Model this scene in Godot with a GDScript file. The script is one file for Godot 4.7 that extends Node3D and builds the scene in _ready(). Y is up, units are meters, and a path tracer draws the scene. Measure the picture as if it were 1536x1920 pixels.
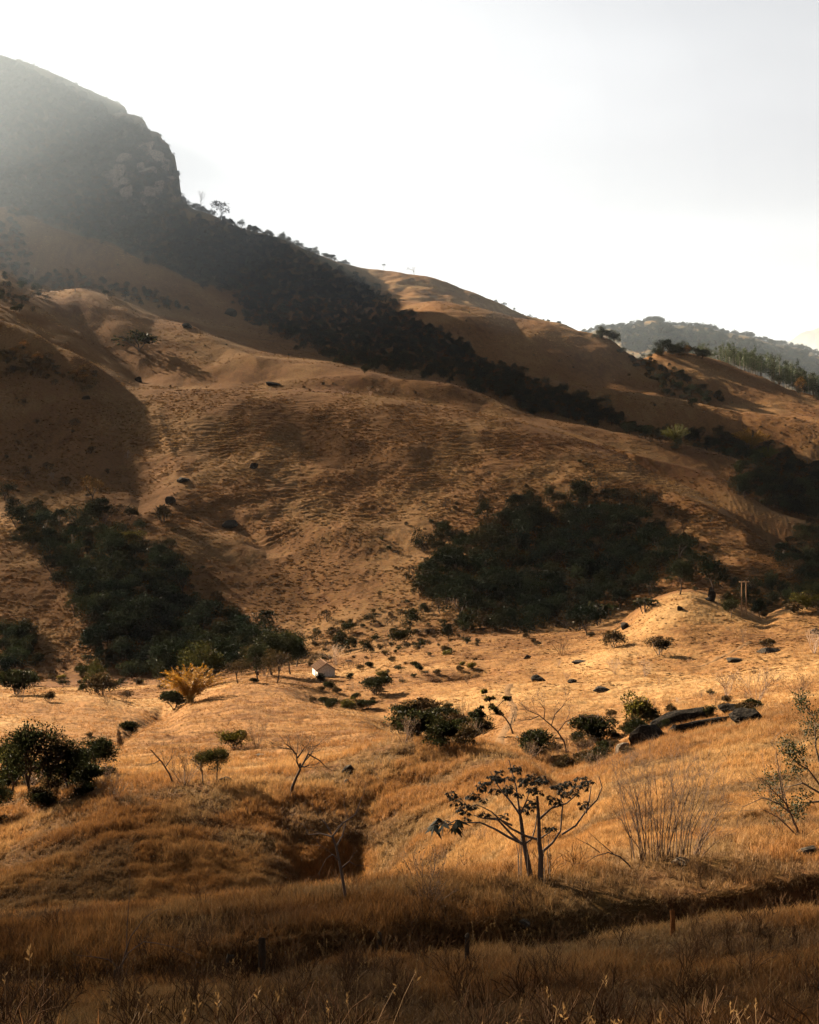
extends Node3D

const F := 2667.0          # focal length in photograph pixels (1536 x 1920)
const CX := 768.0
const CY := 760.0          # row of the true horizon
const EYE := 80.0          # camera height above the valley floor
const STEP := 2.6          # terrain column spacing in photograph pixels

var rng := RandomNumberGenerator.new()
var names_taken := {}

# terrain grid
var cols := 0
var rows := 0
var col_x := PackedFloat32Array()
var gd := PackedFloat32Array()     # depth in front of the camera
var gh := PackedFloat32Array()     # world height
var layer_row := PackedInt32Array()
var layers: Array = []
var first_in := 0
var n60: FastNoiseLite
var n6: FastNoiseLite
var n250: FastNoiseLite
var nter: FastNoiseLite
var ncol: FastNoiseLite
var ncol2: FastNoiseLite
var ncol3: FastNoiseLite


func lin(r: float, g: float, b: float) -> Color:
	return Color(r, g, b).linear_to_srgb()

func numbered(called: String) -> String:
	var k: int = names_taken.get(called, 0)
	names_taken[called] = k + 1
	return called if k == 0 else "%s_%03d" % [called, k]

func thing(called: String, label: String, category: String, at := Vector3.ZERO, turn := 0.0, group := "") -> Node3D:
	var o := Node3D.new()
	o.name = numbered(called)
	add_child(o, true)
	o.position = at
	o.rotation.y = turn
	tag(o, label, category, group)
	return o

func tag(o: Node, label: String, category: String, group := "") -> Node:
	if label: o.set_meta("label", label)
	if category: o.set_meta("category", category)
	if group: o.set_meta("group", group)
	return o

func obj(called: String, mesh: Mesh, mat: Material, parent: Node = null) -> MeshInstance3D:
	var o := MeshInstance3D.new()
	o.name = numbered(called) if parent == null else called
	o.mesh = mesh
	if mat: o.material_override = mat
	(self if parent == null else parent).add_child(o, true)
	return o

func noise(seed_: int, freq: float, octaves := 4, kind := FastNoiseLite.TYPE_SIMPLEX_SMOOTH) -> FastNoiseLite:
	var n := FastNoiseLite.new()
	n.seed = seed_
	n.noise_type = kind
	n.frequency = freq
	n.fractal_type = FastNoiseLite.FRACTAL_FBM
	n.fractal_octaves = octaves
	return n

func dup(o: Node3D, at: Vector3, turn: float, size := Vector3.ONE, label := "", group := "") -> Node3D:
	var c: Node3D = o.duplicate()
	c.name = numbered(str(o.name).rstrip("0123456789").trim_suffix("_"))
	add_child(c, true)
	c.transform = Transform3D(Basis(Vector3.UP, turn).scaled_local(size), at)
	if label: c.set_meta("label", label)
	if group: c.set_meta("group", group)
	return c

# ---------------------------------------------------------------- terrain
# One profile line across the view: triples (photograph x, photograph y, depth in metres); r = relief [60 m swells, 6 m hummocks, 250 m ribs, terracettes]
func line(r: Array, t: Array) -> void:
	var xs := PackedFloat32Array()
	var hs := PackedFloat32Array()
	var ds := PackedFloat32Array()
	for i in range(0, t.size(), 3):
		xs.append(t[i])
		var d := stretch(t[i + 2])
		ds.append(d)
		hs.append((CY - float(t[i + 1])) / F)
	layers.append({"x": xs, "s": hs, "d": ds, "r": r})

func stretch(d: float) -> float:
	return d if d < 520.0 else 520.0 + (d - 520.0) * 1.25

func tangents(x: PackedFloat32Array, y: PackedFloat32Array) -> PackedFloat32Array:
	var n := x.size()
	var m := PackedFloat32Array()
	m.resize(n)
	for i in n:
		if i == 0: m[i] = (y[1] - y[0]) / (x[1] - x[0])
		elif i == n - 1: m[i] = (y[i] - y[i - 1]) / (x[i] - x[i - 1])
		else:
			var a := (y[i] - y[i - 1]) / (x[i] - x[i - 1])
			var b := (y[i + 1] - y[i]) / (x[i + 1] - x[i])
			m[i] = 0.0 if a * b <= 0.0 else 2.0 * a * b / (a + b)
	return m

func hermite(x: PackedFloat32Array, y: PackedFloat32Array, m: PackedFloat32Array, at: float) -> float:
	var n := x.size()
	if at <= x[0]: return y[0]
	if at >= x[n - 1]: return y[n - 1]
	var i := 0
	while at > x[i + 1]: i += 1
	var w := x[i + 1] - x[i]
	var t := (at - x[i]) / w
	var t2 := t * t
	var t3 := t2 * t
	return y[i] * (2 * t3 - 3 * t2 + 1) + m[i] * w * (t3 - 2 * t2 + t) + y[i + 1] * (-2 * t3 + 3 * t2) + m[i + 1] * w * (t3 - t2)

func profile_lines() -> void:
	# the slope at the camera's feet
	line([0, .1, 0, 0], [-2400, 2900, 2.0, 768, 2900, 2.0, 3900, 2900, 2.0])
	line([0, .5, 0, 0], [-2400, 1500, 22, -250, 1940, 26, 768, 1935, 26, 1790, 1900, 27, 3900, 1850, 28])
	line([0, .5, 0, 0], [-2400, 1500, 34, -250, 1885, 36, 220, 1868, 36, 490, 1848, 36, 707, 1818, 38, 875, 1800, 40, 1263, 1752, 44, 1536, 1712, 46, 1790, 1690, 47, 3900, 1600, 50])
	line([0, .4, 0, 0], [-2400, 1500, 37, -250, 1930, 38.5, 220, 1914, 38.5, 490, 1898, 38.5, 707, 1866, 40.5, 875, 1848, 42.5, 1263, 1796, 46.5, 1536, 1756, 48.5, 1790, 1734, 49.5, 3900, 1610, 53])
	line([0, .5, 0, 0], [-2400, 1450, 40, -250, 1818, 40.6, 220, 1800, 40.6, 490, 1772, 40.6, 707, 1746, 42.4, 875, 1728, 44.4, 1100, 1697, 47, 1263, 1678, 48.3, 1536, 1643, 50.3, 1790, 1622, 51.3, 3900, 1560, 56])
	line([0, .5, 0, 0], [-2400, 1400, 58, -250, 1775, 60, 0, 1755, 60, 300, 1732, 62, 500, 1708, 62, 650, 1690, 64, 800, 1664, 68, 1000, 1638, 72, 1130, 1622, 75, 1300, 1588, 75, 1536, 1560, 75, 1790, 1540, 75, 3900, 1500, 78])
	# foot of the next knolls
	line([.15, .8, 0, 0], [-2400, 1500, 110, -250, 1762, 110, 0, 1748, 112, 300, 1725, 114, 500, 1702, 117, 640, 1684, 126, 700, 1664, 124, 760, 1642, 120, 900, 1630, 104, 1000, 1630, 92, 1130, 1606, 83, 1300, 1578, 81, 1536, 1552, 81, 1790, 1530, 81, 3900, 1480, 84])
	line([.15, 1, 0, 0], [-2400, 1430, 130, -250, 1650, 127, 0, 1655, 122.5, 100, 1645, 121.5, 300, 1630, 122.5, 500, 1612, 126, 640, 1560, 134, 700, 1535, 135, 760, 1520, 134, 900, 1515, 126, 1000, 1545, 108, 1060, 1565, 104, 1130, 1530, 101, 1300, 1470, 108, 1536, 1430, 112, 1790, 1410, 115, 3900, 1380, 120])
	# crest of the knolls
	line([.12, .8, 0, 0], [-2400, 1350, 190, -250, 1560, 154, 0, 1540, 147, 100, 1515, 142, 250, 1490, 139.5, 400, 1472, 142, 545, 1462, 145, 650, 1432, 149, 700, 1412, 151, 760, 1398, 152, 900, 1402, 155, 980, 1424, 150, 1060, 1490, 132, 1100, 1478, 130, 1200, 1420, 140, 1300, 1385, 148, 1440, 1345, 155, 1536, 1335, 158, 1790, 1320, 165, 3900, 1300, 180])
	line([.15, .7, 0, 0], [-2400, 1330, 220, -250, 1500, 175, 0, 1480, 175, 200, 1455, 172, 400, 1454, 165, 545, 1444, 170, 650, 1427, 172, 760, 1402, 178, 900, 1408, 180, 980, 1434, 176, 1060, 1478, 168, 1100, 1462, 168, 1200, 1412, 168, 1300, 1382, 170, 1440, 1344, 178, 1536, 1333, 182, 1790, 1318, 190, 3900, 1290, 200])
	# valley floor
	line([.3, .9, 0, 0], [-2400, 1300, 260, -250, 1400, 230, 0, 1392, 230, 150, 1400, 225, 300, 1392, 230, 500, 1372, 235, 700, 1362, 240, 800, 1386, 225, 900, 1392, 222, 960, 1385, 225, 1060, 1388, 225, 1150, 1378, 222, 1250, 1334, 230, 1400, 1316, 232, 1536, 1302, 235, 1790, 1290, 240, 3900, 1260, 250])
	line([.4, .9, 0, 0], [-2400, 1270, 330, -250, 1312, 320, 0, 1306, 320, 150, 1306, 320, 270, 1335, 305, 310, 1340, 300, 360, 1312, 310, 480, 1283, 330, 600, 1300, 322, 700, 1328, 300, 800, 1322, 300, 900, 1310, 300, 960, 1300, 310, 1100, 1297, 310, 1250, 1288, 310, 1400, 1272, 310, 1536, 1262, 310, 1790, 1255, 310, 3900, 1220, 330])
	line([.4, .7, 0, 0], [-2400, 1250, 410, -250, 1300, 400, 0, 1297, 400, 200, 1298, 400, 350, 1289, 400, 450, 1272, 400, 560, 1262, 410, 620, 1266, 400, 750, 1250, 400, 900, 1238, 400, 1050, 1228, 400, 1180, 1212, 385, 1300, 1226, 370, 1400, 1214, 370, 1536, 1204, 370, 1790, 1195, 370, 3900, 1180, 380])
	line([.3, .5, 0, .1], [-2400, 1240, 470, -250, 1294, 470, 0, 1290, 470, 200, 1289, 460, 350, 1284, 450, 450, 1262, 450, 560, 1249, 450, 650, 1234, 455, 750, 1219, 455, 900, 1200, 460, 1050, 1186, 460, 1140, 1182, 450, 1185, 1155, 440, 1235, 1124, 432, 1290, 1111, 430, 1340, 1119, 430, 1400, 1150, 415, 1430, 1164, 408, 1460, 1150, 412, 1490, 1139, 415, 1536, 1136, 415, 1790, 1120, 420, 3900, 1130, 430])
	# foot and crest of the big pasture hill
	line([.6, .5, .1, .2], [-2400, 1250, 560, -250, 1286, 520, 0, 1282, 520, 200, 1272, 520, 400, 1256, 520, 560, 1237, 520, 700, 1207, 520, 900, 1188, 520, 1100, 1173, 520, 1250, 1152, 520, 1400, 1162, 520, 1536, 1148, 520, 1790, 1135, 520, 3900, 1120, 520])
	line([1.2, .5, .25, .9], [-2400, 1050, 660, -250, 1090, 600, 0, 1075, 600, 100, 1110, 580, 200, 1120, 570, 300, 1070, 600, 400, 1040, 625, 560, 1010, 645, 700, 985, 648, 900, 1010, 615, 1050, 1060, 590, 1200, 1090, 575, 1300, 1085, 560, 1400, 1090, 555, 1536, 1125, 540, 1790, 1125, 540, 3900, 1100, 540])
	line([1.2, .4, .2, 1], [-2400, 900, 850, -250, 850, 740, 0, 870, 720, 100, 890, 710, 180, 900, 700, 270, 870, 724, 400, 855, 725, 560, 850, 726, 700, 850, 716, 900, 870, 698, 1050, 905, 672, 1200, 960, 634, 1300, 1000, 610, 1393, 1030, 590, 1450, 1062, 575, 1536, 1108, 560, 1790, 1110, 560, 3900, 1090, 560])
	line([.6, .35, .1, .8], [-2400, 760, 960, -800, 560, 900, -250, 538.4, 855.2, 0, 664.8, 820.8, 60, 684.4, 811.92, 100, 703.8, 807.2, 150, 722.78, 796.09, 200, 746.4, 789.333, 235, 760.32, 787.627, 270, 762.84, 785.92, 400, 760.76, 779, 600, 763.36, 771.28, 700, 768.68, 762.08, 800, 783.24, 752.36, 900, 798.56, 739.04, 943, 807.048, 733.353, 1068, 840.464, 712.483, 1168, 875.864, 690.99, 1218, 903.208, 676.71, 1318, 946.674, 648.516, 1393, 995.04, 622.4, 1450, 1037.68, 600.2, 1536, 1094.32, 574.4, 1790, 1102.4, 567.2, 3900, 1086.2, 567.2])
	line([.3, .3, 0, .4], [-2400, 700, 1000, -800, 600, 930, -250, 512, 900, 0, 600, 860, 60, 622, 850, 100, 645, 845, 150, 668, 832, 200, 700, 840, 235, 722, 834, 270, 729, 828, 400, 731, 818, 600, 736, 808, 700, 743, 798, 800, 759, 788, 900, 776, 773, 943, 784, 768, 1068, 818, 748, 1168, 853, 728, 1218, 883, 713, 1318, 928, 683, 1393, 984, 635, 1450, 1030, 610, 1536, 1090, 580, 1790, 1100, 570, 3900, 1085, 570])
	# dip behind it, then a low spur
	line([.5, .3, .2, .3], [-2400, 765, 1030, -800, 606, 960, -250, 517, 930, 0, 606, 885, 100, 655, 870, 200, 712, 856, 270, 742, 848, 400, 746, 840, 600, 750, 830, 700, 757, 820, 800, 772, 810, 900, 788, 793, 1068, 826, 768, 1168, 861, 743, 1218, 890, 728, 1318, 935, 698, 1393, 992, 660, 1450, 1038, 640, 1536, 1100, 610, 1790, 1110, 600, 3900, 1090, 600])
	line([.3, .3, .1, .3], [-2400, 755, 1060, -800, 598, 985, -250, 504, 960, 0, 596, 905, 100, 646, 885, 200, 700, 870, 270, 730, 865, 400, 735, 860, 600, 735, 850, 700, 742, 838, 800, 758, 825, 900, 776, 808, 1068, 812, 778, 1153, 842, 755, 1193, 856, 740, 1318, 883, 730, 1393, 917, 715, 1433, 948, 700, 1518, 980, 690, 1600, 1010, 680, 1790, 1070, 650, 3900, 1080, 650])
	line([.5, .3, .2, .2], [-2400, 752, 1080, -800, 594, 1000, -250, 499, 975, 0, 592, 912, 100, 643, 895, 200, 697, 885, 270, 728, 878, 400, 732, 872, 600, 733, 864, 700, 741, 852, 800, 757, 838, 900, 775, 822, 1068, 812, 795, 1153, 846, 772, 1193, 860, 762, 1318, 890, 750, 1393, 925, 735, 1433, 955, 722, 1518, 988, 710, 1600, 1018, 700, 1790, 1075, 680, 3900, 1080, 680])
	# second spur, in front of the long forest belt
	line([.6, .3, .3, .6], [-2400, 740, 1130, -800, 580, 1040, -250, 489, 1010, 0, 575, 950, 100, 625, 925, 200, 686, 910, 270, 720, 900, 400, 722, 895, 550, 714, 890, 690, 706, 880, 800, 711, 865, 900, 735, 852, 1000, 779, 832, 1150, 808, 810, 1300, 835, 792, 1400, 870, 772, 1536, 930, 745, 1790, 1010, 710, 3900, 1070, 700])
	line([.6, .3, .3, .4], [-2400, 735, 1170, -800, 570, 1080, -250, 478, 1040, 0, 560, 985, 100, 605, 965, 200, 655, 950, 300, 680, 940, 400, 683, 935, 550, 682, 930, 690, 698, 912, 800, 718, 892, 900, 750, 925, 1000, 795, 922, 1150, 824, 905, 1300, 850, 890, 1400, 886, 870, 1536, 946, 838, 1790, 1026, 800, 3900, 1070, 730])
	# third spur and the mounds at the left
	line([.8, .3, .4, .6], [-2400, 690, 1250, -800, 480, 1180, -250, 410, 1130, 0, 500, 1110, 60, 540, 1095, 100, 546, 1085, 140, 540, 1080, 200, 553, 1070, 300, 590, 1055, 400, 622, 1040, 500, 645, 1030, 600, 662, 1020, 700, 676, 1010, 800, 692, 1000, 900, 706, 990, 1000, 715, 985, 1090, 722, 980, 1180, 734, 975, 1250, 745, 970, 1350, 765, 960, 1450, 777, 950, 1536, 788, 940, 1790, 830, 900, 3900, 1000, 850])
	line([.8, .3, .4, .4], [-2400, 685, 1300, -800, 470, 1230, -250, 400, 1180, 0, 492, 1160, 60, 530, 1150, 100, 540, 1140, 140, 538, 1135, 200, 548, 1125, 300, 580, 1110, 400, 612, 1095, 500, 636, 1080, 600, 654, 1070, 700, 668, 1058, 800, 684, 1048, 900, 702, 1038, 1000, 716, 1033, 1090, 731, 1040, 1180, 745, 1033, 1250, 757, 1030, 1350, 778, 1018, 1450, 789, 1008, 1536, 800, 998, 1790, 850, 1030, 3900, 1000, 900])
	# upper pasture at the left, ridge of the grassy hill at the right
	line([.8, .3, .3, .5], [-2400, 655, 1450, -800, 495, 1350, -250, 394, 1245, 0, 396, 1220, 50, 406, 1218.9, 100, 430, 1215.7, 200, 461, 1211.4, 270, 494, 1205.4, 350, 530, 1190, 430, 552, 1212, 500, 568, 1230, 600, 590, 1205, 700, 586, 1225, 760, 568, 1225, 818, 565, 1215, 900, 581, 1210, 968, 595, 1205, 1068, 618, 1195, 1143, 640, 1185, 1175, 662, 1180, 1200, 672, 1185, 1240, 662, 1205, 1280, 664, 1215, 1340, 675, 1225, 1420, 704, 1215, 1480, 729, 1195, 1536, 745, 1185, 1790, 800, 1135, 3900, 950, 1050])
	line([1, .3, .5, .1], [-2400, 650, 1500, -800, 490, 1400, -250, 390, 1280, 0, 394, 1250, 50, 404, 1247.9, 100, 428, 1244.7, 200, 460, 1238.4, 270, 492, 1230.4, 350, 522, 1217, 430, 540, 1231, 500, 552, 1245, 600, 565, 1250, 700, 566, 1270, 760, 562, 1270, 818, 572, 1265, 900, 590, 1257, 968, 604, 1250, 1068, 626, 1240, 1143, 648, 1230, 1175, 672, 1225, 1200, 682, 1230, 1240, 674, 1250, 1280, 674, 1260, 1340, 684, 1270, 1420, 712, 1260, 1480, 737, 1240, 1536, 753, 1230, 1790, 806, 1185, 3900, 950, 1100])
	# below the cliff, then the skyline
	line([1.5, .3, .7, 0], [-2400, 620, 1600, -800, 480, 1460, -500, 420, 1400, -250, 330, 1335, 0, 290, 1300, 120, 300, 1305.5, 200, 325, 1302.5, 268, 350, 1293.5, 305, 375, 1286.8, 342, 402, 1285, 440, 440, 1297.4, 530, 470, 1302.5, 620, 508, 1307.7, 700, 535, 1325, 800, 545, 1315, 870, 562, 1305, 940, 588, 1300, 1050, 620, 1290, 1143, 648, 1275, 1200, 684, 1275, 1240, 676, 1275, 1280, 676, 1285, 1340, 686, 1295, 1420, 714, 1285, 1480, 739, 1265, 1536, 756, 1255, 1790, 808, 1215, 3900, 950, 1150])
	line([1, .3, .2, 0], [-2400, 600, 1700, -800, 450, 1560, -500, 350, 1480, -250, 200, 1415, -100, 98, 1390, -40, 92, 1383, 0, 102, 1380, 60, 123, 1382.9, 120, 148, 1385.8, 160, 168, 1386.1, 200, 186, 1386.4, 222, 196, 1387.3, 235, 205, 1386, 239, 218, 1384.5, 262, 224, 1385.6, 272, 232, 1384.9, 278, 246, 1383.7, 298, 254, 1384.3, 306, 268, 1384.4, 316, 274, 1383.7, 321, 288, 1382.4, 329, 296, 1383.4, 331, 318, 1381.7, 336, 330, 1381.3, 338, 352, 1379.6, 342, 376, 1375.4, 380, 400, 1370.3, 440, 424, 1363.8, 530, 449, 1379.1, 620, 489, 1384.3, 660, 499, 1390, 720, 508, 1380, 800, 519, 1370, 870, 540, 1360, 940, 570, 1350, 990, 590, 1340, 1050, 606, 1330, 1085, 621, 1330, 1150, 650, 1320, 1200, 688, 1310, 1240, 680, 1310, 1280, 680, 1320, 1340, 690, 1330, 1420, 718, 1320, 1480, 743, 1300, 1536, 760, 1290, 1790, 812, 1250, 3900, 950, 1200])
	line([1, .3, .2, 0], [-2400, 640, 1900, -800, 520, 1760, -250, 320, 1530, 0, 240, 1470, 330, 420, 1465, 440, 500, 1500, 660, 560, 1500, 870, 620, 1521.8, 1050, 680, 1530, 1200, 730, 1510, 1340, 742, 1520, 1536, 790, 1500, 1790, 830, 1460, 3900, 950, 1420])
	# wooded hills far off
	line([2, .3, 1, 0], [-2400, 600, 1950, -250, 640, 1950, 0, 660, 1950, 440, 660, 1930, 870, 690, 1850, 1050, 690, 1800, 1200, 700, 1760, 1340, 705, 1760, 1536, 735, 1760, 1790, 790, 1760, 3900, 850, 1760])
	line([2, .3, .8, 0], [-2400, 600, 2300, -250, 640, 2300, 0, 660, 2300, 440, 660, 2250, 870, 665, 2200, 1040, 640, 2200, 1085, 630, 2200, 1150, 618, 2200, 1200, 606, 2170, 1232, 602, 2150, 1250, 610, 2160, 1270, 614, 2250, 1350, 624, 2300, 1420, 636, 2300, 1480, 653, 2300, 1536, 673, 2300, 1790, 730, 2300, 3900, 740, 2300])
	line([0, 0, 1, 0], [-2400, 690, 2900, 768, 700, 2900, 1250, 690, 2900, 1536, 725, 2900, 3900, 740, 2900])
	line([0, 0, 1, 0], [-2400, 735, 6000, 768, 740, 6000, 1536, 735, 6000, 3900, 735, 6000])
	line([0, 0, 1, 0], [-2400, 690, 9000, 768, 700, 9000, 1400, 690, 9000, 1450, 658, 9000, 1480, 640, 9000, 1508, 625, 9000, 1530, 618, 9000, 1600, 604, 9000, 1700, 620, 9000, 1790, 640, 9000, 3900, 690, 9000])
	line([0, 0, 0, 0], [-2400, 755, 13000, 768, 755, 13000, 3900, 755, 13000])

const ROWS_IN := [30, 45, 12, 24, 40, 18, 64, 60, 14, 60, 55, 50, 50, 16, 90, 110, 95, 45, 10, 12, 10, 34, 14, 60, 16, 90, 14, 70, 90, 10, 14, 60, 8, 6, 14, 6]
const PIECES := [[0, 6, "foreground_slope", "near grassy slope with a dark bank across the bottom of the view"], [6, 9, "grassy_knoll", "dry golden knolls in the near valley below the foreground slope"], [9, 13, "valley_floor", "pale grazed valley floor with the white house and power pole"], [13, 18, "pasture_hill", "big brown pasture hill ribbed with cattle terraces"], [18, 23, "grassy_spur", "low grassy spurs right behind the big pasture hill"], [23, 27, "upper_pasture", "hazy upper pasture slopes beneath the wooded mountain"], [27, 30, "mountain", "wooded mountain with a cliff and its long ridge on the skyline"], [30, 33, "wooded_hill", "far wooded hills at the right skyline"], [33, 36, "distant_mountain", "pale blue mountain at the right edge of the skyline"]]

func build_columns() -> void:
	var x := -2400.0
	while x < 3900.0:
		col_x.append(x)
		if x < -400: x += minf(80.0, 6.0 + (-x - 400) * 0.05)
		elif x < -40: x += 6.0
		elif x < 1576: x += STEP
		elif x < 1940: x += 6.0
		else: x += minf(80.0, 6.0 + (x - 1940) * 0.05)
	cols = col_x.size()
	layer_row.append(0)
	for n in ROWS_IN: layer_row.append(layer_row[-1] + int(n))
	rows = layer_row[-1] + 1
	gd.resize(cols * rows)
	gh.resize(cols * rows)

func smooth01(a: float, b: float, v: float) -> float:
	var t := clampf((v - a) / (b - a), 0.0, 1.0)
	return t * t * (3.0 - 2.0 * t)

# hollows and swells: from (px, depth) to (px, depth), half width in px, half run in metres, height in metres
const sculpts := [
	[640, 122, 690, 134, 46, 8, -0.7], [690, 133, 790, 146, 50, 10, -0.6], [560, 128, 640, 124, 30, 5, -0.9], [200, 124, 360, 126, 60, 3, 0.5],
	[835, 362, 900, 368, 26, 7, -3.4], [600, 312, 720, 306, 40, 14, -2.5], [740, 258, 880, 262, 40, 22, -3.0], [300, 300, 230, 240, 26, 14, -1.2],
	[560, 740, 640, 718, 60, 16, -4.5], [690, 728, 760, 716, 50, 14, 2.5], [440, 660, 500, 640, 60, 14, -4.0], [540, 650, 640, 640, 60, 16, 2.5], [300, 760, 330, 720, 36, 16, 1.2], [230, 730, 260, 690, 50, 24, -2.5],
	[1190, 640, 1330, 590, 60, 14, -5.0], [1240, 660, 1400, 610, 26, 8, 2.5], [150, 1000, 260, 930, 50, 30, -6.0], [360, 1010, 480, 940, 50, 24, 4.0], [930, 1090, 1040, 1020, 36, 20, 4.0], [860, 1080, 960, 1010, 34, 22, -5.0], [1080, 1070, 1160, 1000, 36, 22, -5.0], [1330, 1060, 1420, 990, 36, 22, -5.0], [1290, 1090, 1390, 1000, 24, 16, 3.0],
	[1290, 880, 1400, 850, 40, 18, -4.0], [1180, 900, 1290, 860, 30, 16, 3.0], [1420, 880, 1520, 840, 34, 16, 3.0]]

func fill_column(c: int) -> void:
	var x := col_x[c]
	var n := layers.size()
	var D := PackedFloat32Array()
	var H := PackedFloat32Array()
	for k in n:
		var l: Dictionary = layers[k]
		var d := hermite(l.x, l.d, l.md, x)
		if k > 0: d = maxf(d, D[k - 1] + 0.5)
		D.append(d)
		H.append(hermite(l.x, l.s, l.ms, x) * d)
	var M := tangents(D, H)
	var near := []
	for e in sculpts:
		if x > e[0] - 3.0 * e[4] and x < e[2] + 3.0 * e[4]: near.append(e)
	var at := c * rows
	var u := (x - CX) / F
	for k in n - 1:
		var cnt: int = ROWS_IN[k]
		var ra: Array = layers[k].r
		var rb: Array = layers[k + 1].r
		var w := D[k + 1] - D[k]
		for i in cnt + (1 if k == n - 2 else 0):
			var t := float(i) / cnt
			var d := D[k] * pow(D[k + 1] / D[k], t)
			var q := (d - D[k]) / w
			var q2 := q * q
			var q3 := q2 * q
			var h := H[k] * (2 * q3 - 3 * q2 + 1) + M[k] * w * (q3 - 2 * q2 + q) + H[k + 1] * (-2 * q3 + 3 * q2) + M[k + 1] * w * (q3 - q2)
			var wx := u * d
			var a60: float = lerpf(ra[0], rb[0], t)
			var a6: float = lerpf(ra[1], rb[1], t)
			var a250: float = lerpf(ra[2], rb[2], t)
			var ter: float = lerpf(ra[3], rb[3], t)
			if a60 > 0.0: h += a60 * 2.0 * n60.get_noise_2d(wx, d)
			if a6 > 0.0: h += a6 * 0.55 * smooth01(3, 40, d) * n6.get_noise_2d(wx * 0.6, d)
			if a250 > 0.0: h += a250 * 22.0 * (absf(n250.get_noise_2d(wx, d * 0.35)) - 0.2)
			if ter > 0.0:
				var patch := smooth01(-0.25, 0.3, n60.get_noise_2d(wx * 0.6 + 900, d * 0.6))
				var s := h / 1.5 + 1.8 * nter.get_noise_2d(wx, d) + 0.5 * n6.get_noise_2d(wx * 0.5, d * 0.5)
				var f := s - floorf(s)
				h += ter * patch * 1.05 * (smooth01(0.45, 1.0, f) - f)
			for e in near:
				# along a line from (px, depth) to (px, depth): width in px, run in metres, height in metres
				var a: float = clampf((x - e[0]) / (e[2] - e[0]), 0.0, 1.0)
				var du: float = (x - lerpf(e[0], e[2], a)) / e[4]
				var dd: float = (d - stretch(lerpf(e[1], e[3], a))) / e[5]
				var q4 := du * du + dd * dd
				if q4 < 9.0: h += e[6] * exp(-q4)
			gd[at] = d
			gh[at] = h + EYE
			at += 1

func build_terrain() -> void:
	for l in layers:
		l.ms = tangents(l.x, l.s)
		l.md = tangents(l.x, l.d)
	n60 = noise(11, 1.0 / 55.0, 4)
	n6 = noise(12, 1.0 / 5.0, 3)
	n250 = noise(13, 1.0 / 240.0, 4)
	nter = noise(14, 1.0 / 38.0, 3)
	ncol = noise(15, 1.0 / 90.0, 5)
	ncol2 = noise(16, 1.0 / 7.0, 4)
	ncol3 = noise(17, 1.0 / 400.0, 3)
	build_columns()
	if ROWS_IN.size() != layers.size() - 1: push_error("rows %d layers %d" % [ROWS_IN.size(), layers.size()])
	for c in cols: fill_column(c)
	for p in PIECES: ground_piece(p[0], p[1], p[2], p[3])

func point(c: int, r: int) -> Vector3:
	var i := c * rows + r
	return Vector3((col_x[c] - CX) / F * gd[i], gh[i], -gd[i])

func grass_tint(p: Vector3) -> Color:
	# dry grass: gold, straw and rust in patches; the colour of the grass itself
	var a := ncol.get_noise_2d(p.x, p.z)
	var b := ncol2.get_noise_2d(p.x, p.z + p.y)
	var g := ncol3.get_noise_2d(p.x, p.z)
	var c := Color(0.165, 0.086, 0.033)
	c = c.lerp(Color(0.235, 0.14, 0.060), smooth01(-0.1, 0.5, a + b * 0.5))
	c = c.lerp(Color(0.095, 0.046, 0.019), smooth01(0.0, 0.5, -a * 0.8 + b * 0.6 - 0.05 + g * 0.3))
	return c

func ground_piece(k0: int, k1: int, called: String, label: String) -> void:
	var r0 := layer_row[k0]
	var r1 := layer_row[k1]
	var n := r1 - r0 + 1
	var v := PackedVector3Array()
	var nn := PackedVector3Array()
	var cc := PackedColorArray()
	v.resize(cols * n)
	nn.resize(cols * n)
	cc.resize(cols * n)
	for c in cols:
		for r in n:
			v[c * n + r] = point(c, r0 + r)
	for c in cols:
		var ca := maxi(c - 1, 0)
		var cb := mini(c + 1, cols - 1)
		for r in n:
			var i := c * n + r
			var across := v[cb * n + r] - v[ca * n + r]
			var away := point(c, mini(r0 + r + 1, rows - 1)) - point(c, maxi(r0 + r - 1, 0))
			nn[i] = across.cross(away).normalized()
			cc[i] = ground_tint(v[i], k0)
	var idx := PackedInt32Array()
	idx.resize((cols - 1) * (n - 1) * 6)
	var at := 0
	for c in cols - 1:
		for r in n - 1:
			var i := c * n + r
			idx[at] = i
			idx[at + 1] = i + 1
			idx[at + 2] = i + n
			idx[at + 3] = i + n
			idx[at + 4] = i + 1
			idx[at + 5] = i + n + 1
			at += 6
	var arr := []
	arr.resize(Mesh.ARRAY_MAX)
	arr[Mesh.ARRAY_VERTEX] = v
	arr[Mesh.ARRAY_NORMAL] = nn
	arr[Mesh.ARRAY_COLOR] = cc
	arr[Mesh.ARRAY_INDEX] = idx
	var m := ArrayMesh.new()
	m.add_surface_from_arrays(Mesh.PRIMITIVE_TRIANGLES, arr)
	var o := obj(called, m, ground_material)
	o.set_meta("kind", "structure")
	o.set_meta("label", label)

func ground_tint(p: Vector3, k0: int) -> Color:
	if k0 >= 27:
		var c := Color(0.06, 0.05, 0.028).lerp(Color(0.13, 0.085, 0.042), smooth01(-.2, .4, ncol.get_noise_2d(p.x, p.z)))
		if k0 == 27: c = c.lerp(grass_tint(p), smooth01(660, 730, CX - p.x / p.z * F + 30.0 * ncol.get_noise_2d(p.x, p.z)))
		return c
	var g := grass_tint(p)
	if k0 > 12: g = g.lerp(Color(0.088, 0.040, 0.016), 0.55)
	return g * 0.5 if k0 < 9 else g      # thatch between the near tufts

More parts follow.
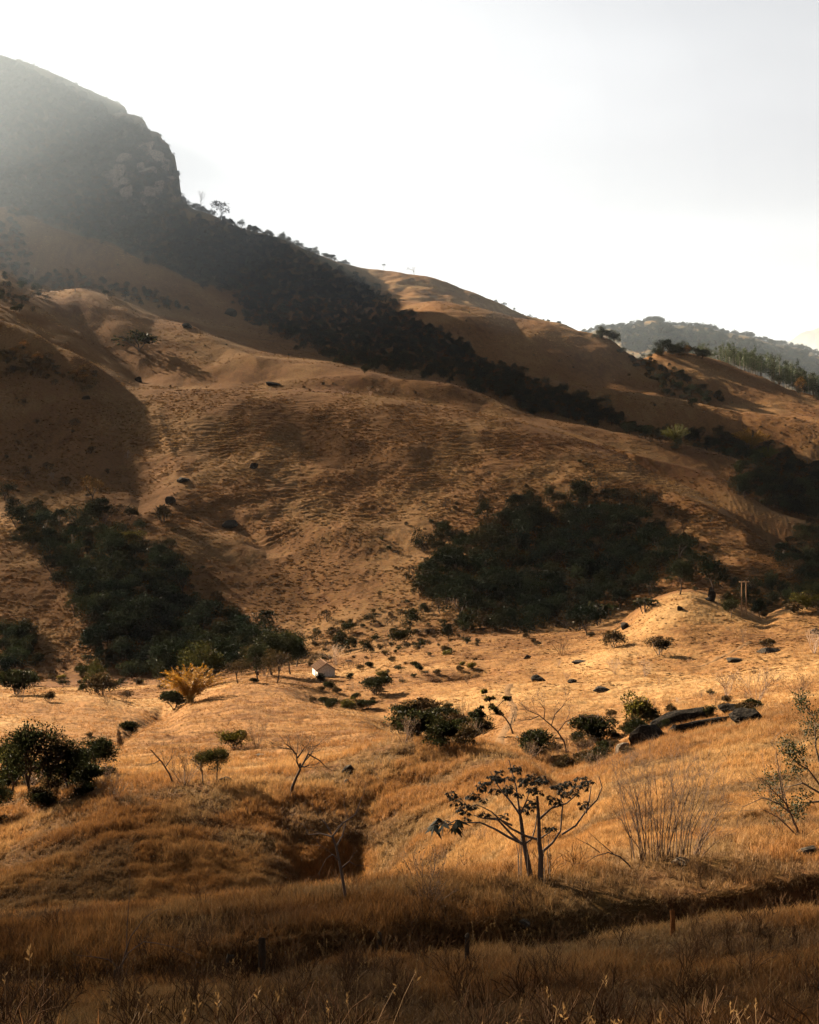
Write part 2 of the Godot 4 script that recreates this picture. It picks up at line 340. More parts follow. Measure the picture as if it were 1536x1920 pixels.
# the first ground that photograph pixel (px, py) meets: [found, point, depth]
func column_of(px: float) -> float:
	var lo := 0
	var hi := cols - 1
	while hi - lo > 1:
		var mid := (lo + hi) >> 1
		if col_x[mid] <= px: lo = mid
		else: hi = mid
	return lo + clampf((px - col_x[lo]) / (col_x[hi] - col_x[lo]), 0.0, 1.0)

func hit(px: float, py: float) -> Vector3:
	var c := int(round(column_of(px)))
	var want := (CY - py) / F
	var base := c * rows
	var best := -1
	for r in rows - 14:
		if (gh[base + r] - EYE) / gd[base + r] >= want:
			best = r
			break
	if best < 0: return Vector3.INF
	var d := gd[base + best]
	var h := gh[base + best]
	if best > 0:
		var s1 := (h - EYE) / d
		var s0 := (gh[base + best - 1] - EYE) / gd[base + best - 1]
		var t := clampf((want - s0) / maxf(s1 - s0, 1e-6), 0.0, 1.0)
		d = lerpf(gd[base + best - 1], d, t)
		h = lerpf(gh[base + best - 1], h, t)
	return Vector3((px - CX) / F * d, h, -d)

func ground_at(x: float, z: float) -> float:
	var d := -z
	var cf := column_of(CX + x / d * F)
	var c := int(cf)
	var ha := height_in(c, d)
	var hb := height_in(mini(c + 1, cols - 1), d)
	return lerpf(ha, hb, cf - c)

func height_in(c: int, d: float) -> float:
	var base := c * rows
	var lo := 0
	var hi := rows - 1
	while hi - lo > 1:
		var mid := (lo + hi) >> 1
		if gd[base + mid] <= d: lo = mid
		else: hi = mid
	return lerpf(gh[base + lo], gh[base + hi], clampf((d - gd[base + lo]) / (gd[base + hi] - gd[base + lo]), 0.0, 1.0))

func on_ground(x: float, z: float) -> Vector3:
	return Vector3(x, ground_at(x, z), z)

var ground_material: StandardMaterial3D

func make_ground_material() -> void:
	var m := StandardMaterial3D.new()
	m.resource_name = "dry grass ground"
	m.vertex_color_use_as_albedo = true
	m.roughness = 1.0
	m.metallic_specular = 0.1
	var tex := NoiseTexture2D.new()
	tex.width = 1024
	tex.height = 1024
	tex.seamless = true
	tex.noise = noise(51, 0.016, 7)
	var g := Gradient.new()
	g.offsets = PackedFloat32Array([0.2, 0.42, 0.58, 0.8])
	g.colors = PackedColorArray([lin(.62, .6, .58), lin(.9, .89, .88), lin(1, 1, 1), lin(1, 1, 1)])
	tex.color_ramp = g
	m.albedo_texture = tex
	m.uv1_triplanar = true
	m.uv1_world_triplanar = true
	m.uv1_scale = Vector3.ONE / 36.0
	var bump := NoiseTexture2D.new()
	bump.width = 1024
	bump.height = 1024
	bump.seamless = true
	bump.noise = noise(52, 0.02, 7)
	m.heightmap_enabled = true
	m.heightmap_texture = bump
	m.heightmap_scale = 20.0
	ground_material = m

const SUN_AZIMUTH := 44.0      # degrees to the left of the view
const SUN_HEIGHT := 23.5

func sun_direction() -> Vector3:
	var a := deg_to_rad(SUN_AZIMUTH)
	var e := deg_to_rad(SUN_HEIGHT)
	return Vector3(-sin(a) * cos(e), sin(e), -cos(a) * cos(e))

func make_sky() -> PanoramaSkyMaterial:
	# hazy bright sky: white towards the horizon and the sun, thin streaky cloud, deeper blue overhead
	var w := 768
	var h := 384
	var img := Image.create(w, h, false, Image.FORMAT_RGBF)
	var s := sun_direction()
	var cl := noise(31, 1.0, 5)
	for j in h:
		var el := PI * (0.5 - (j + 0.5) / h)
		for i in w:
			var az := TAU * (i + 0.5) / w      # the first column lies straight ahead
			var dir := Vector3(sin(az) * cos(el), sin(el), -cos(az) * cos(el))
			var up := maxf(dir.y, 0.0)
			var g := dir.dot(s)
			var ang := acos(clampf(g, -1, 1))
			var hor := exp(-pow(up / 0.5, 3.0))
			var c := Color(0.027, 0.037, 0.053).lerp(Color(0.158, 0.161, 0.1635), hor)
			c *= 0.2 + 0.8 * pow(0.5 + 0.5 * g, 1.5)
			c += Color(0.15, 0.149, 0.147) * exp(-ang / 0.42)
			var q := dir / (up + 0.12)
			var k := cl.get_noise_3d(q.x * 0.55, q.z * 1.3, 3.0)
			c += Color(0.012, 0.0118, 0.0115) * smooth01(-0.3, 0.5, k) * smooth01(0.0, 0.1, dir.y)
			if dir.y < 0.0: c = Color(0.07, 0.055, 0.04)
			c.a = 1.0
			img.set_pixel(i, j, c)
	var m := PanoramaSkyMaterial.new()
	m.panorama = ImageTexture.create_from_image(img)
	return m

func set_stage() -> void:
	var cam := Camera3D.new()
	cam.name = "camera"
	cam.position = Vector3(0, EYE, 0)
	cam.set_frustum(0.5 * 1920.0 / F, Vector2(0, -0.5 * (960.0 - CY) / F), 0.5, 16000.0)
	add_child(cam)
	cam.current = true
	var e := Environment.new()
	e.background_mode = Environment.BG_SKY
	var sky := Sky.new()
	sky.sky_material = make_sky()
	e.sky = sky
	e.tonemap_mode = Environment.TONE_MAPPER_LINEAR
	e.tonemap_exposure = 6.3
	e.sdfgi_enabled = true
	e.ssao_enabled = true
	e.ssil_enabled = true
	e.fog_enabled = true
	e.fog_density = 0.000006
	e.volumetric_fog_enabled = true
	e.volumetric_fog_density = 0.0
	e.fog_light_color = Color(0.93, 0.95, 0.98)
	var we := WorldEnvironment.new()
	we.name = "air"
	we.environment = e
	add_child(we)
	var sun := DirectionalLight3D.new()
	sun.name = "sun"
	sun.light_energy = 1.6
	sun.light_color = Color(1.0, 0.92, 0.80)
	sun.light_angular_distance = 0.5
	sun.shadow_enabled = true
	add_child(sun)
	sun.look_at_from_position(Vector3.ZERO, -sun_direction(), Vector3.UP)


# ---------------------------------------------------------------- building plants
class Geo:
	var v := PackedVector3Array()
	var n := PackedVector3Array()
	var c := PackedColorArray()
	var f := PackedInt32Array()
	func vert(p: Vector3, q: Vector3, col: Color) -> void:
		v.append(p)
		n.append(q)
		c.append(col)
	func tube(a: Vector3, b: Vector3, ra: float, rb: float, col: Color, sides := 5) -> void:
		var ax := (b - a).normalized()
		var s := ax.cross(Vector3(0.31, 0.2, 0.93)).normalized()
		var t := ax.cross(s)
		var k := v.size()
		for i in sides:
			var w := TAU * i / sides
			var o := s * cos(w) + t * sin(w)
			vert(a + o * ra, o, col)
			vert(b + o * rb, o, col)
		for i in sides:
			var j := (i + 1) % sides
			f.append_array(PackedInt32Array([k + i * 2, k + i * 2 + 1, k + j * 2, k + j * 2, k + i * 2 + 1, k + j * 2 + 1]))
	func leaf(p: Vector3, along: Vector3, side: Vector3, length: float, width: float, col: Color, face := Vector3.ZERO) -> void:
		var q := along.cross(side).normalized()
		if face != Vector3.ZERO: q = (q * (1.0 if q.dot(face) > 0 else -1.0) + face * 1.2).normalized()
		var k := v.size()
		var mid := p + along * length * 0.5
		vert(p, q, col)
		vert(mid + side * width * 0.5, q, col)
		vert(p + along * length, q, col)
		vert(mid - side * width * 0.5, q, col)
		f.append_array(PackedInt32Array([k, k + 1, k + 2, k, k + 2, k + 3]))
	func blade(p: Vector3, lean: Vector3, h: float, w: float, col: Color, side: Vector3) -> void:
		# a bent blade of grass: two pieces
		var k := v.size()
		var q := (side.cross(Vector3.UP) + Vector3.UP * 0.6).normalized()
		var m := p + Vector3.UP * h * 0.6 + lean * 0.35
		var tip := p + Vector3.UP * h * 0.95 + lean
		vert(p - side * w * 0.5, q, col)
		vert(p + side * w * 0.5, q, col)
		vert(m - side * w * 0.4, q, col)
		vert(m + side * w * 0.4, q, col)
		vert(tip, q, col)
		f.append_array(PackedInt32Array([k, k + 2, k + 1, k + 1, k + 2, k + 3, k + 2, k + 4, k + 3]))
	func add(o: Geo, tr: Transform3D) -> void:
		var k := v.size()
		for i in o.v.size():
			v.append(tr * o.v[i])
			n.append((tr.basis * o.n[i]).normalized())
			c.append(o.c[i])
		for i in o.f.size(): f.append(o.f[i] + k)
	func surface(m: ArrayMesh, mat: Material) -> void:
		if f.is_empty(): return
		var a := []
		a.resize(Mesh.ARRAY_MAX)
		a[Mesh.ARRAY_VERTEX] = v
		a[Mesh.ARRAY_NORMAL] = n
		a[Mesh.ARRAY_COLOR] = c
		a[Mesh.ARRAY_INDEX] = f
		m.add_surface_from_arrays(Mesh.PRIMITIVE_TRIANGLES, a)
		m.surface_set_material(m.get_surface_count() - 1, mat)
	func mesh(mat: Material) -> ArrayMesh:
		var m := ArrayMesh.new()
		surface(m, mat)
		return m

func rnd(a: float, b: float) -> float:
	return rng.randf_range(a, b)

func ball() -> Vector3:
	return Vector3(rng.randfn(), rng.randfn(), rng.randfn()).normalized()

func shade(c: Color, by: float) -> Color:
	var k := 1.0 + rnd(-by, by)
	return Color(c.r * k * (1.0 + rnd(-by, by) * 0.3), c.g * k, c.b * k * (1.0 + rnd(-by, by) * 0.3))

# a crooked branch that forks; the ends are collected in tips
func grow(g: Geo, p: Vector3, dir: Vector3, length: float, r: float, forks: int, spread: float, lift: float, col: Color, tips: Array, sides := 5, bend := 0.16) -> void:
	var steps := 3
	var d := dir
	var q := p
	for i in steps:
		d = (d + ball() * bend + Vector3.UP * lift * 0.3).normalized()
		var e := q + d * length / steps
		g.tube(q, e, r * lerpf(1.0, 0.7, float(i) / steps), r * lerpf(1.0, 0.7, (i + 1.0) / steps), col, sides)
		q = e
		if forks > 0 and i < steps - 1 and rng.randf() < 0.45:
			grow(g, q, (d + ball() * spread).normalized(), length * rnd(0.45, 0.7), r * 0.5, forks - 1, spread, lift, col, tips, maxi(sides - 1, 3), bend)
	if forks <= 0:
		tips.append([q, d])
		return
	for i in (2 if rng.randf() < 0.6 else 3):
		var side := ball()
		side = (side - d * side.dot(d)).normalized()
		grow(g, q, (d + side * spread * rnd(0.6, 1.2)).normalized(), length * rnd(0.6, 0.85), r * 0.66, forks - 1, spread, lift, col, tips, maxi(sides - 1, 3), bend)

# leaf clumps filling a lumpy crown
func crown(g: Geo, at: Vector3, size: Vector3, lumps: int, leaves: int, leaf_size: float, col: Color, hollow := 0.45) -> void:
	for b in lumps:
		var o := ball()
		if o.y < -0.6: o.y *= -0.6
		var centre := at + o * size * rnd(hollow, 0.8)
		var r := minf(size.x, size.y) * rnd(0.26, 0.46)
		var lump_col := shade(col, 0.3)
		for i in leaves:
			var q := ball()
			if q.y < -0.2 and rng.randf() < 0.6: q.y = -q.y
			var p := centre + q * r * Vector3(1.15, 0.8, 1.15) * rnd(0.55, 1.08)
			var along := (q * 0.35 + ball() * 0.9).normalized()
			var side := along.cross(q + ball() * 0.4).normalized()
			g.leaf(p, along, side, leaf_size * rnd(0.7, 1.4), leaf_size * rnd(0.5, 0.9), shade(lump_col, 0.22), q)

var leaf_mat: StandardMaterial3D
var bark_mat: StandardMaterial3D
var grass_mat: StandardMaterial3D

func plant_materials() -> void:
	leaf_mat = StandardMaterial3D.new()
	leaf_mat.resource_name = "leaves"
	leaf_mat.vertex_color_use_as_albedo = true
	leaf_mat.roughness = 0.7
	leaf_mat.metallic_specular = 0.25
	leaf_mat.backlight_enabled = true
	leaf_mat.backlight = lin(0.5, 0.5, 0.5)
	leaf_mat.cull_mode = BaseMaterial3D.CULL_DISABLED
	bark_mat = StandardMaterial3D.new()
	bark_mat.resource_name = "bark"
	bark_mat.vertex_color_use_as_albedo = true
	bark_mat.roughness = 0.95
	bark_mat.metallic_specular = 0.2
	grass_mat = leaf_mat.duplicate()
	grass_mat.resource_name = "dry grass blades"
	grass_mat.backlight = lin(0.6, 0.6, 0.6)
	grass_mat.metallic_specular = 0.2

# parts of one plant kind: {"trunk": Geo, "crown": Geo}
func leafy(height: float, width: float, col: Color, forks := 2, lumps := 20, leaves := 66, leaf_size := 0.46, bark := Color(0.055, 0.043, 0.033)) -> Dictionary:
	var t := Geo.new()
	var tips := []
	grow(t, Vector3(0, -0.4, 0), Vector3(rnd(-0.1, 0.1), 1, rnd(-0.1, 0.1)).normalized(), height * 0.31, height * 0.024, forks, 0.6, 0.15, bark, tips)
	var c := Geo.new()
	crown(c, Vector3(0, height * 0.54, 0), Vector3(width * 0.5, height * 0.46, width * 0.5), lumps, leaves, leaf_size, col)
	return {"trunk": t, "crown": c}

func bushy(height: float, width: float, col: Color, lumps := 9, leaves := 44, leaf_size := 0.35) -> Dictionary:
	var t := Geo.new()
	var tips := []
	for i in 5: grow(t, Vector3(rnd(-.2, .2), -0.2, rnd(-.2, .2)), (Vector3.UP + ball() * 0.6).normalized(), height * 0.5, height * 0.02, 1, 0.6, 0.1, Color(0.09, 0.07, 0.055), tips, 4)
	var c := Geo.new()
	crown(c, Vector3(0, height * 0.42, 0), Vector3(width * 0.5, height * 0.55, width * 0.5), lumps, leaves, leaf_size, col, 0.25)
	return {"trunk": t, "crown": c}

func bare(height: float, stems: int, forks: int, spread: float, col: Color, thick := 0.016, open := 0.5, leaves := 0, leaf_col := Color.BLACK) -> Dictionary:
	var t := Geo.new()
	var c := Geo.new()
	for i in stems:
		var tips := []
		var dir := (Vector3.UP + (ball() * Vector3(1, 0.2, 1)) * open).normalized() if stems > 1 else (Vector3.UP + ball() * 0.12).normalized()
		grow(t, Vector3(rnd(-.1, .1) * stems * 0.12, -0.2, rnd(-.1, .1) * stems * 0.12), dir, height * (0.42 if stems == 1 else 0.5), height * thick, forks, spread, 0.2, col, tips, 4, 0.14)
		for tip in tips:
			for k in leaves:
				var a := (Vector3(tip[1]) + ball() * 1.2).normalized()
				c.leaf(tip[0] + ball() * height * 0.035, a, a.cross(ball()).normalized(), height * 0.045, height * 0.028, shade(leaf_col, 0.3))
	return {"trunk": t, "crown": c}

func gum(height: float, col: Color) -> Dictionary:
	# plantation gum: a thin straight stem with a narrow plumed head
	var t := Geo.new()
	t.tube(Vector3(0, -1, 0), Vector3(rnd(-.3, .3), height * 0.95, rnd(-.3, .3)), height * 0.011, height * 0.003, Color(0.11, 0.095, 0.08), 5)
	var c := Geo.new()
	for i in 15:
		var h := height * rnd(0.42, 0.98)
		var w := height * 0.085 * (1.15 - h / height)+ 0.5
		var at := Vector3(rng.randfn() * w * 0.8, h, rng.randfn() * w * 0.8)
		for k in 26:
			var q := ball()
			var along := (q + Vector3.DOWN * 0.3).normalized()
			c.leaf(at + q * Vector3(1, 1.3, 1) * w * rnd(0.3, 1.0), along, along.cross(ball()).normalized(), 0.95, 0.5, shade(col, 0.3), q)
	return {"trunk": t, "crown": c}

func bamboo(height: float, width: float, col: Color) -> Dictionary:
	# a clump of arching canes feathered with leaves
	var t := Geo.new()
	var c := Geo.new()
	for i in 90:
		var a := rnd(0, TAU)
		var out := Vector3(cos(a), 0, sin(a))
		var reach := width * 0.5 * sqrt(rng.randf())
		var top := height * rnd(0.62, 1.0) * (1.0 - 0.35 * reach / (width * 0.5))
		var q := out * rnd(0, 0.6)
		for s in 7:
			var k := (s + 1) / 7.0
			var e := out * (0.4 + reach * pow(k, 1.7)) + Vector3.UP * top * (1.25 * k - 0.25 * k * k * k)
			t.tube(q, e, 0.05 * (1.1 - k), 0.05 * (1.0 - k) + 0.008, Color(0.17, 0.11, 0.035), 3)
			if s > 1:
				for m in 11:
					var p := q.lerp(e, rng.randf())
					var along := ((e - q).normalized() * 0.7 + out * 0.5 + ball() * 0.7).normalized()
					c.leaf(p, along, along.cross(ball()).normalized(), rnd(0.45, 0.95), rnd(0.1, 0.2), shade(col, 0.35))
			q = e
	return {"trunk": t, "crown": c}

var kinds := {}        # kind name -> Array of prototypes {"trunk": mesh, "crown": mesh, "both": mesh}

func add_kind(called: String, parts: Dictionary) -> void:
	var both := ArrayMesh.new()
	(parts.trunk as Geo).surface(both, bark_mat)
	(parts.crown as Geo).surface(both, leaf_mat)
	var p := {"trunk": (parts.trunk as Geo).mesh(bark_mat), "crown": (parts.crown as Geo).mesh(leaf_mat) if (parts.crown as Geo).f.size() else null, "both": both}
	if not kinds.has(called): kinds[called] = []
	kinds[called].append(p)

func make_kinds() -> void:
	for i in 8: add_kind("green", leafy(rnd(8, 12), rnd(7.5, 10.5), [Color(0.010, 0.015, 0.009), Color(0.019, 0.025, 0.012), Color(0.036, 0.040, 0.019), Color(0.015, 0.020, 0.011)][i % 4]))
	for i in 3: add_kind("olive", leafy(rnd(8, 10), rnd(7, 9), Color(0.030, 0.030, 0.013)))
	for i in 3: add_kind("brown", leafy(rnd(7, 9), rnd(6, 8), Color(0.055, 0.037, 0.02), 3, 12, 32, 0.5))
	for i in 2: add_kind("orange", leafy(rnd(8, 9), rnd(7, 8.5), Color(0.17, 0.085, 0.026), 3, 15, 34, 0.5))
	for i in 3: add_kind("bush", bushy(3.2, 4.2, Color(0.035, 0.036, 0.016)))
	for i in 2: add_kind("brown_bush", bushy(2.6, 3.4, Color(0.09, 0.058, 0.028), 11, 40, 0.3))
	for i in 2: add_kind("near_bush", bushy(3.2, 4.0, Color(0.036, 0.037, 0.015), 22, 150, 0.2))
	for i in 2: add_kind("near_brown_bush", bushy(2.6, 3.4, Color(0.085, 0.053, 0.024), 18, 110, 0.17))
	for i in 2: add_kind("yellow_bush", bushy(3.4, 4.2, Color(0.115, 0.09, 0.017), 22, 150, 0.2))
	for i in 3: add_kind("near_green", leafy(10, 8.5, Color(0.03, 0.032, 0.014), 3, 30, 150, 0.3))
	for i in 2: add_kind("near_olive", leafy(9, 8, Color(0.062, 0.056, 0.017), 3, 26, 130, 0.28))
	add_kind("near_brown", leafy(8, 7, Color(0.085, 0.054, 0.024), 3, 22, 80, 0.26))
	for i in 3: add_kind("bare", bare(7, 1, 4, 0.75, Color(0.16, 0.125, 0.10)))
	for i in 3: add_kind("shrub", bare(3.0, 9, 2, 0.55, Color(0.13, 0.085, 0.055), 0.009, 0.6, 2, Color(0.12, 0.07, 0.03)))
	for i in 2: add_kind("pale_shrub", bare(3.0, 9, 2, 0.55, Color(0.27, 0.19, 0.14), 0.010, 0.65, 3, Color(0.22, 0.14, 0.08)))
	for i in 3: add_kind("gum", gum(rnd(24, 28), Color(0.04, 0.05, 0.026)))
	add_kind("bamboo", bamboo(9.0, 13.0, Color(0.26, 0.13, 0.02)))
	add_kind("green_bamboo", bamboo(9.0, 12.0, Color(0.09, 0.085, 0.02)))

# one plant as a thing of its own; px, py = where its foot stands in the photograph
func plant(kind: String, called: String, label: String, category: String, at: Vector3, size := 1.0, group := "", turn := -1.0, wide := 1.0) -> Node3D:
	var list: Array = kinds[kind]
	var p: Dictionary = list[rng.randi() % list.size()]
	var o := thing(called, label, category, at, rnd(0, TAU) if turn < 0 else turn, group)
	o.scale = Vector3(size * wide, size, size * wide)
	obj("stems" if kind.contains("shrub") or kind.contains("bush") else "canes" if kind.contains("bamboo") else "trunk", p.trunk, null, o)
	if p.crown: obj("foliage" if kind.contains("shrub") or kind.contains("bush") or kind.contains("bamboo") else "crown", p.crown, null, o)
	return o

# ---------------------------------------------------------------- woods
var planted: Array = []

func inside(poly: PackedVector2Array, p: Vector2) -> bool:
	return Geometry2D.is_point_in_polygon(p, poly)

# plants spread over a patch of the view, outlined by photograph pixels where the feet stand
func wood(belt: String, outline: Array, spacing: float, mix: Dictionary, size: Vector2, thin := 0.0) -> void:
	var poly := PackedVector2Array()
	for i in range(0, outline.size(), 2): poly.append(Vector2(outline[i], outline[i + 1]))
	var box := Rect2(poly[0], Vector2.ZERO)
	for q in poly: box = box.expand(q)
	var names := mix.keys()
	if maxf(box.size.x, box.size.y) > 100: box = box.grow(spacing)
	var y := box.position.y
	while y < box.end.y:
		var x := box.position.x
		while x < box.end.x:
			var q := Vector2(x + rnd(-.5, .5) * spacing, y + rnd(-.5, .5) * spacing * 0.62)
			x += spacing
			var fray := Vector2(n60.get_noise_2d(q.x * 1.4, q.y * 1.4), n60.get_noise_2d(q.x * 1.4 + 700, q.y * 1.4)) * spacing * 2.2
			if not inside(poly, q + fray): continue
			if rng.randf() < thin: continue
			var p := hit(q.x, q.y)
			if p == Vector3.INF: continue
			var pick := rng.randf()
			var kind: String = names[0]
			for k in names:
				pick -= float(mix[k])
				kind = k
				if pick <= 0.0: break
			if before_house(p): continue
			planted.append({"belt": belt, "kind": kind, "p": p + Vector3.DOWN * 0.3, "s": rnd(size.x, size.y), "d": -p.z})
		y += spacing * 0.62

# the yard in front of the house and the way the sun comes to it stay open
func before_house(p: Vector3) -> bool:
	var q := hit(612, 1269)
	var s := Vector2(sun_direction().x, sun_direction().z).normalized()
	var v := Vector2(p.x - q.x, p.z - q.z + 3.0)
	var t := clampf(v.dot(s), -4.0, 26.0)
	return (v - s * t).length() < 10.5

func is_tree(kind: String) -> bool:
	return kind in ["green", "olive", "brown", "orange", "bare", "gum"]

const KIND_WORDS := {"green": "dark green round-crowned tree", "olive": "olive green spreading tree", "brown": "thin brown-leaved tree", "orange": "orange-leaved tree", "bare": "grey leafless tree", "gum": "tall slender plantation tree", "bush": "dark green bush", "brown_bush": "dry brown bush", "yellow_bush": "yellow-green bush", "shrub": "bare brown shrub", "pale_shrub": "pale leafless shrub"}
const BELT_WORDS := {}

func set_woods() -> void:
	# the largest in view are things of their own, the rest are one mass to each wood
	var trees := []
	var low := []
	for e in planted:
		if is_tree(e.kind) and e.kind != "gum" and e.d > 450: e.p.y -= 2.0 * float(e.s)
		e.view = float(e.s) * (26.0 if e.kind == "gum" else 10.0 if is_tree(e.kind) else 3.2) / float(e.d)
		(trees if is_tree(e.kind) else low).append(e)
	var order := func(a, b): return a.view > b.view
	trees.sort_custom(order)
	low.sort_custom(order)
	var rest := {}
	for list in [trees, low]:
		var most := 270 if list == trees else 200
		for i in list.size():
			var e: Dictionary = list[i]
			var own: bool = i < most
			if own:
				var words: String = KIND_WORDS[e.kind] + " " + e.belt
				plant("near_" + e.kind if e.d < 430 and kinds.has("near_" + e.kind) else e.kind, "tree" if is_tree(e.kind) else "bush", words, "tree" if is_tree(e.kind) else "bush", e.p, e.s, words.replace("tree", "trees").replace("bush", "bushes").replace("shrub", "shrubs"), -1.0, rnd(0.9, 1.2))
			else:
				var key: String = e.belt
				if not rest.has(key): rest[key] = {}
				var which: String = "%s/%d" % [e.kind, rng.randi() % (kinds[e.kind] as Array).size()]
				if not rest[key].has(which): rest[key][which] = []
				rest[key][which].append(e)
	for belt in rest:
		var o := thing("woodland", "dense mass of small trees and bushes " + str(belt), "", Vector3.ZERO)
		o.set_meta("kind", "stuff")
		for which in rest[belt]:
			var part: PackedStringArray = str(which).split("/")
			var mesh: Mesh = kinds[part[0]][int(part[1])].both
			var t: Array[Transform3D] = []
			var c := PackedColorArray()
			for e in rest[belt][which]:
				t.append(Transform3D(Basis(Vector3.UP, rnd(0, TAU)).scaled_local(Vector3(rnd(.85, 1.2), rnd(.85, 1.2), rnd(.85, 1.2)) * float(e.s)), e.p))
				var k := rnd(0.6, 1.6)
				c.append(Color(k * rnd(.9, 1.15), k, k * rnd(.85, 1.1)))
			many("trees" if is_tree(part[0]) else "bushes", mesh, t, c, null, o)

func many(called: String, mesh: Mesh, t: Array[Transform3D], c: PackedColorArray, mat: Material, parent: Node = null) -> MultiMeshInstance3D:
	var mm := MultiMesh.new()
	mm.transform_format = MultiMesh.TRANSFORM_3D
	mm.use_colors = true
	mm.mesh = mesh
	mm.instance_count = t.size()
	var b := PackedFloat32Array()
	b.resize(t.size() * 16)
	for i in t.size():
		var m := t[i]
		var x := m.basis.x
		var y := m.basis.y
		var z := m.basis.z
		var k := i * 16
		b[k] = x.x
		b[k + 1] = y.x
		b[k + 2] = z.x
		b[k + 3] = m.origin.x
		b[k + 4] = x.y
		b[k + 5] = y.y
		b[k + 6] = z.y
		b[k + 7] = m.origin.y
		b[k + 8] = x.z
		b[k + 9] = y.z
		b[k + 10] = z.z
		b[k + 11] = m.origin.z
		b[k + 12] = c[i].r
		b[k + 13] = c[i].g
		b[k + 14] = c[i].b
		b[k + 15] = 1.0
	mm.buffer = b
	var o := MultiMeshInstance3D.new()
	o.name = numbered(called) if parent == null else called
	o.multimesh = mm
	if mat: o.material_override = mat
	(self if parent == null else parent).add_child(o, true)
	o.set_meta("kind", "stuff")
	return o

func plant_woods() -> void:
	var dense := {"green": .62, "olive": .21, "brown": .155, "bare": .015}
	var dry := {"green": .3, "olive": .28, "brown": .3, "bare": .12}
	wood("in the dark wooded gully left of the pasture hill", [0, 945, 100, 960, 200, 975, 290, 1010, 340, 1060, 350, 1120, 400, 1185, 480, 1185, 545, 1212, 565, 1232, 540, 1254, 480, 1275, 380, 1285, 220, 1265, 170, 1215, 140, 1130, 70, 1040, 0, 985], 24, dense, Vector2(0.85, 1.5))
	wood("at the left edge below the dark gully", [0, 1195, 40, 1190, 75, 1215, 80, 1250, 30, 1265, 0, 1260], 20, dense, Vector2(0.7, 1.1))
	wood("in the dark wood at the right foot of the pasture hill", [765, 1050, 840, 1000, 920, 970, 990, 945, 1090, 930, 1180, 950, 1240, 1030, 1300, 1080, 1345, 1096, 1290, 1090, 1235, 1102, 1185, 1126, 1120, 1160, 1090, 1178, 960, 1190, 860, 1190, 815, 1160, 790, 1110], 24, dense, Vector2(0.85, 1.5))
	wood("on the slope behind the right end of the pasture hill", [1490, 1015, 1536, 1000, 1600, 1010, 1600, 1100, 1500, 1096, 1450, 1062], 17, dense, Vector2(0.7, 1.1))
	wood("along the foot of the pasture hill at the far right", [1330, 1110, 1420, 1100, 1536, 1105, 1600, 1110, 1600, 1140, 1490, 1138, 1420, 1150, 1350, 1122], 22, dense, Vector2(0.5, 0.9))
	wood("in the long wooded belt down the middle slope", [345, 400, 440, 430, 530, 455, 620, 500, 665, 515, 720, 545, 760, 590, 830, 625, 880, 670, 960, 700, 1040, 735, 1100, 755, 1180, 800, 1260, 828, 1290, 838, 1200, 822, 1150, 806, 1000, 775, 900, 732, 800, 710, 700, 697, 640, 680, 560, 650, 480, 615, 455, 575, 380, 515, 300, 455], 10, dense, Vector2(0.6, 1.15))
	wood("on the steep mountain under the cliff", [-30, 95, 60, 135, 120, 160, 200, 200, 268, 245, 310, 285, 330, 340, 340, 380, 345, 400, 300, 455, 270, 488, 200, 455, 100, 425, 0, 391, -30, 385], 8.5, dry, Vector2(0.6, 1.15), 0.1)
	wood("on the steep mountain under the cliff", [200, 458, 270, 484, 300, 452, 345, 398, 385, 510, 458, 572, 430, 548, 350, 526, 270, 491], 9.5, dry, Vector2(0.6, 1.1), 0.05)
	wood("in the strip of wood across the upper pasture", [20, 540, 70, 520, 130, 512, 210, 535, 330, 565, 360, 590, 300, 580, 200, 550, 140, 538, 70, 552], 12, dry, Vector2(0.55, 0.95))
	wood("at the hazy left edge of the upper pasture", [-30, 410, 30, 420, 55, 445, 50, 500, 70, 560, 50, 590, -30, 570], 13, dry, Vector2(0.55, 0.95))
	wood("in the wooded cleft right of the middle ridge", [1160, 650, 1220, 668, 1270, 700, 1330, 735, 1365, 762, 1300, 762, 1240, 735, 1190, 690], 12, dense, Vector2(0.5, 0.95))
	wood("in the valley wood by the orange bamboo at the right", [1260, 832, 1340, 818, 1400, 832, 1450, 845, 1560, 885, 1560, 930, 1480, 905, 1400, 868, 1300, 838], 14, dense, Vector2(0.7, 1.2))
	wood("in the right-hand valley behind the lowest spur", [1370, 895, 1400, 885, 1450, 890, 1560, 930, 1560, 995, 1500, 976, 1440, 950, 1400, 920], 13, dense, Vector2(0.7, 1.2))
	wood("on the far wooded hills", [1088, 632, 1150, 622, 1235, 606, 1250, 615, 1350, 630, 1420, 642, 1480, 658, 1570, 690, 1570, 760, 1480, 725, 1420, 698, 1340, 672, 1240, 660, 1190, 664, 1140, 638], 7, {"green": 0.55, "olive": 0.45}, Vector2(0.9, 1.7))
	# the plantation behind the grassy crest
	for i in 260:
		var px := rnd(1285, 1600)
		var d := stretch(rnd(1205, 1300) - maxf(0, px - 1420) * 0.3)
		planted.append({"belt": "in the plantation behind the right-hand crest", "kind": "gum", "p": on_ground((px - CX) / F * d, -d), "s": rnd(0.7, 1.1) * clampf((px - 1230) / 180.0, 0.45, 1.0), "d": d})
	skyline("on the mountain's skyline", -20, 338, 4, 28, 30, ["olive", "brown", "green", "brown_bush", "bush"], Vector2(0.2, 0.6))
	skyline("on the wooded skyline ridge", 342, 655, 3.6, 28, 30, ["green", "olive", "green", "brown", "bare"], Vector2(0.5, 1.15))
	skyline("on the low skyline ridge at the right", 930, 1075, 4.5, 28, 30, ["green", "bush", "bush", "olive"], Vector2(0.3, 0.7))
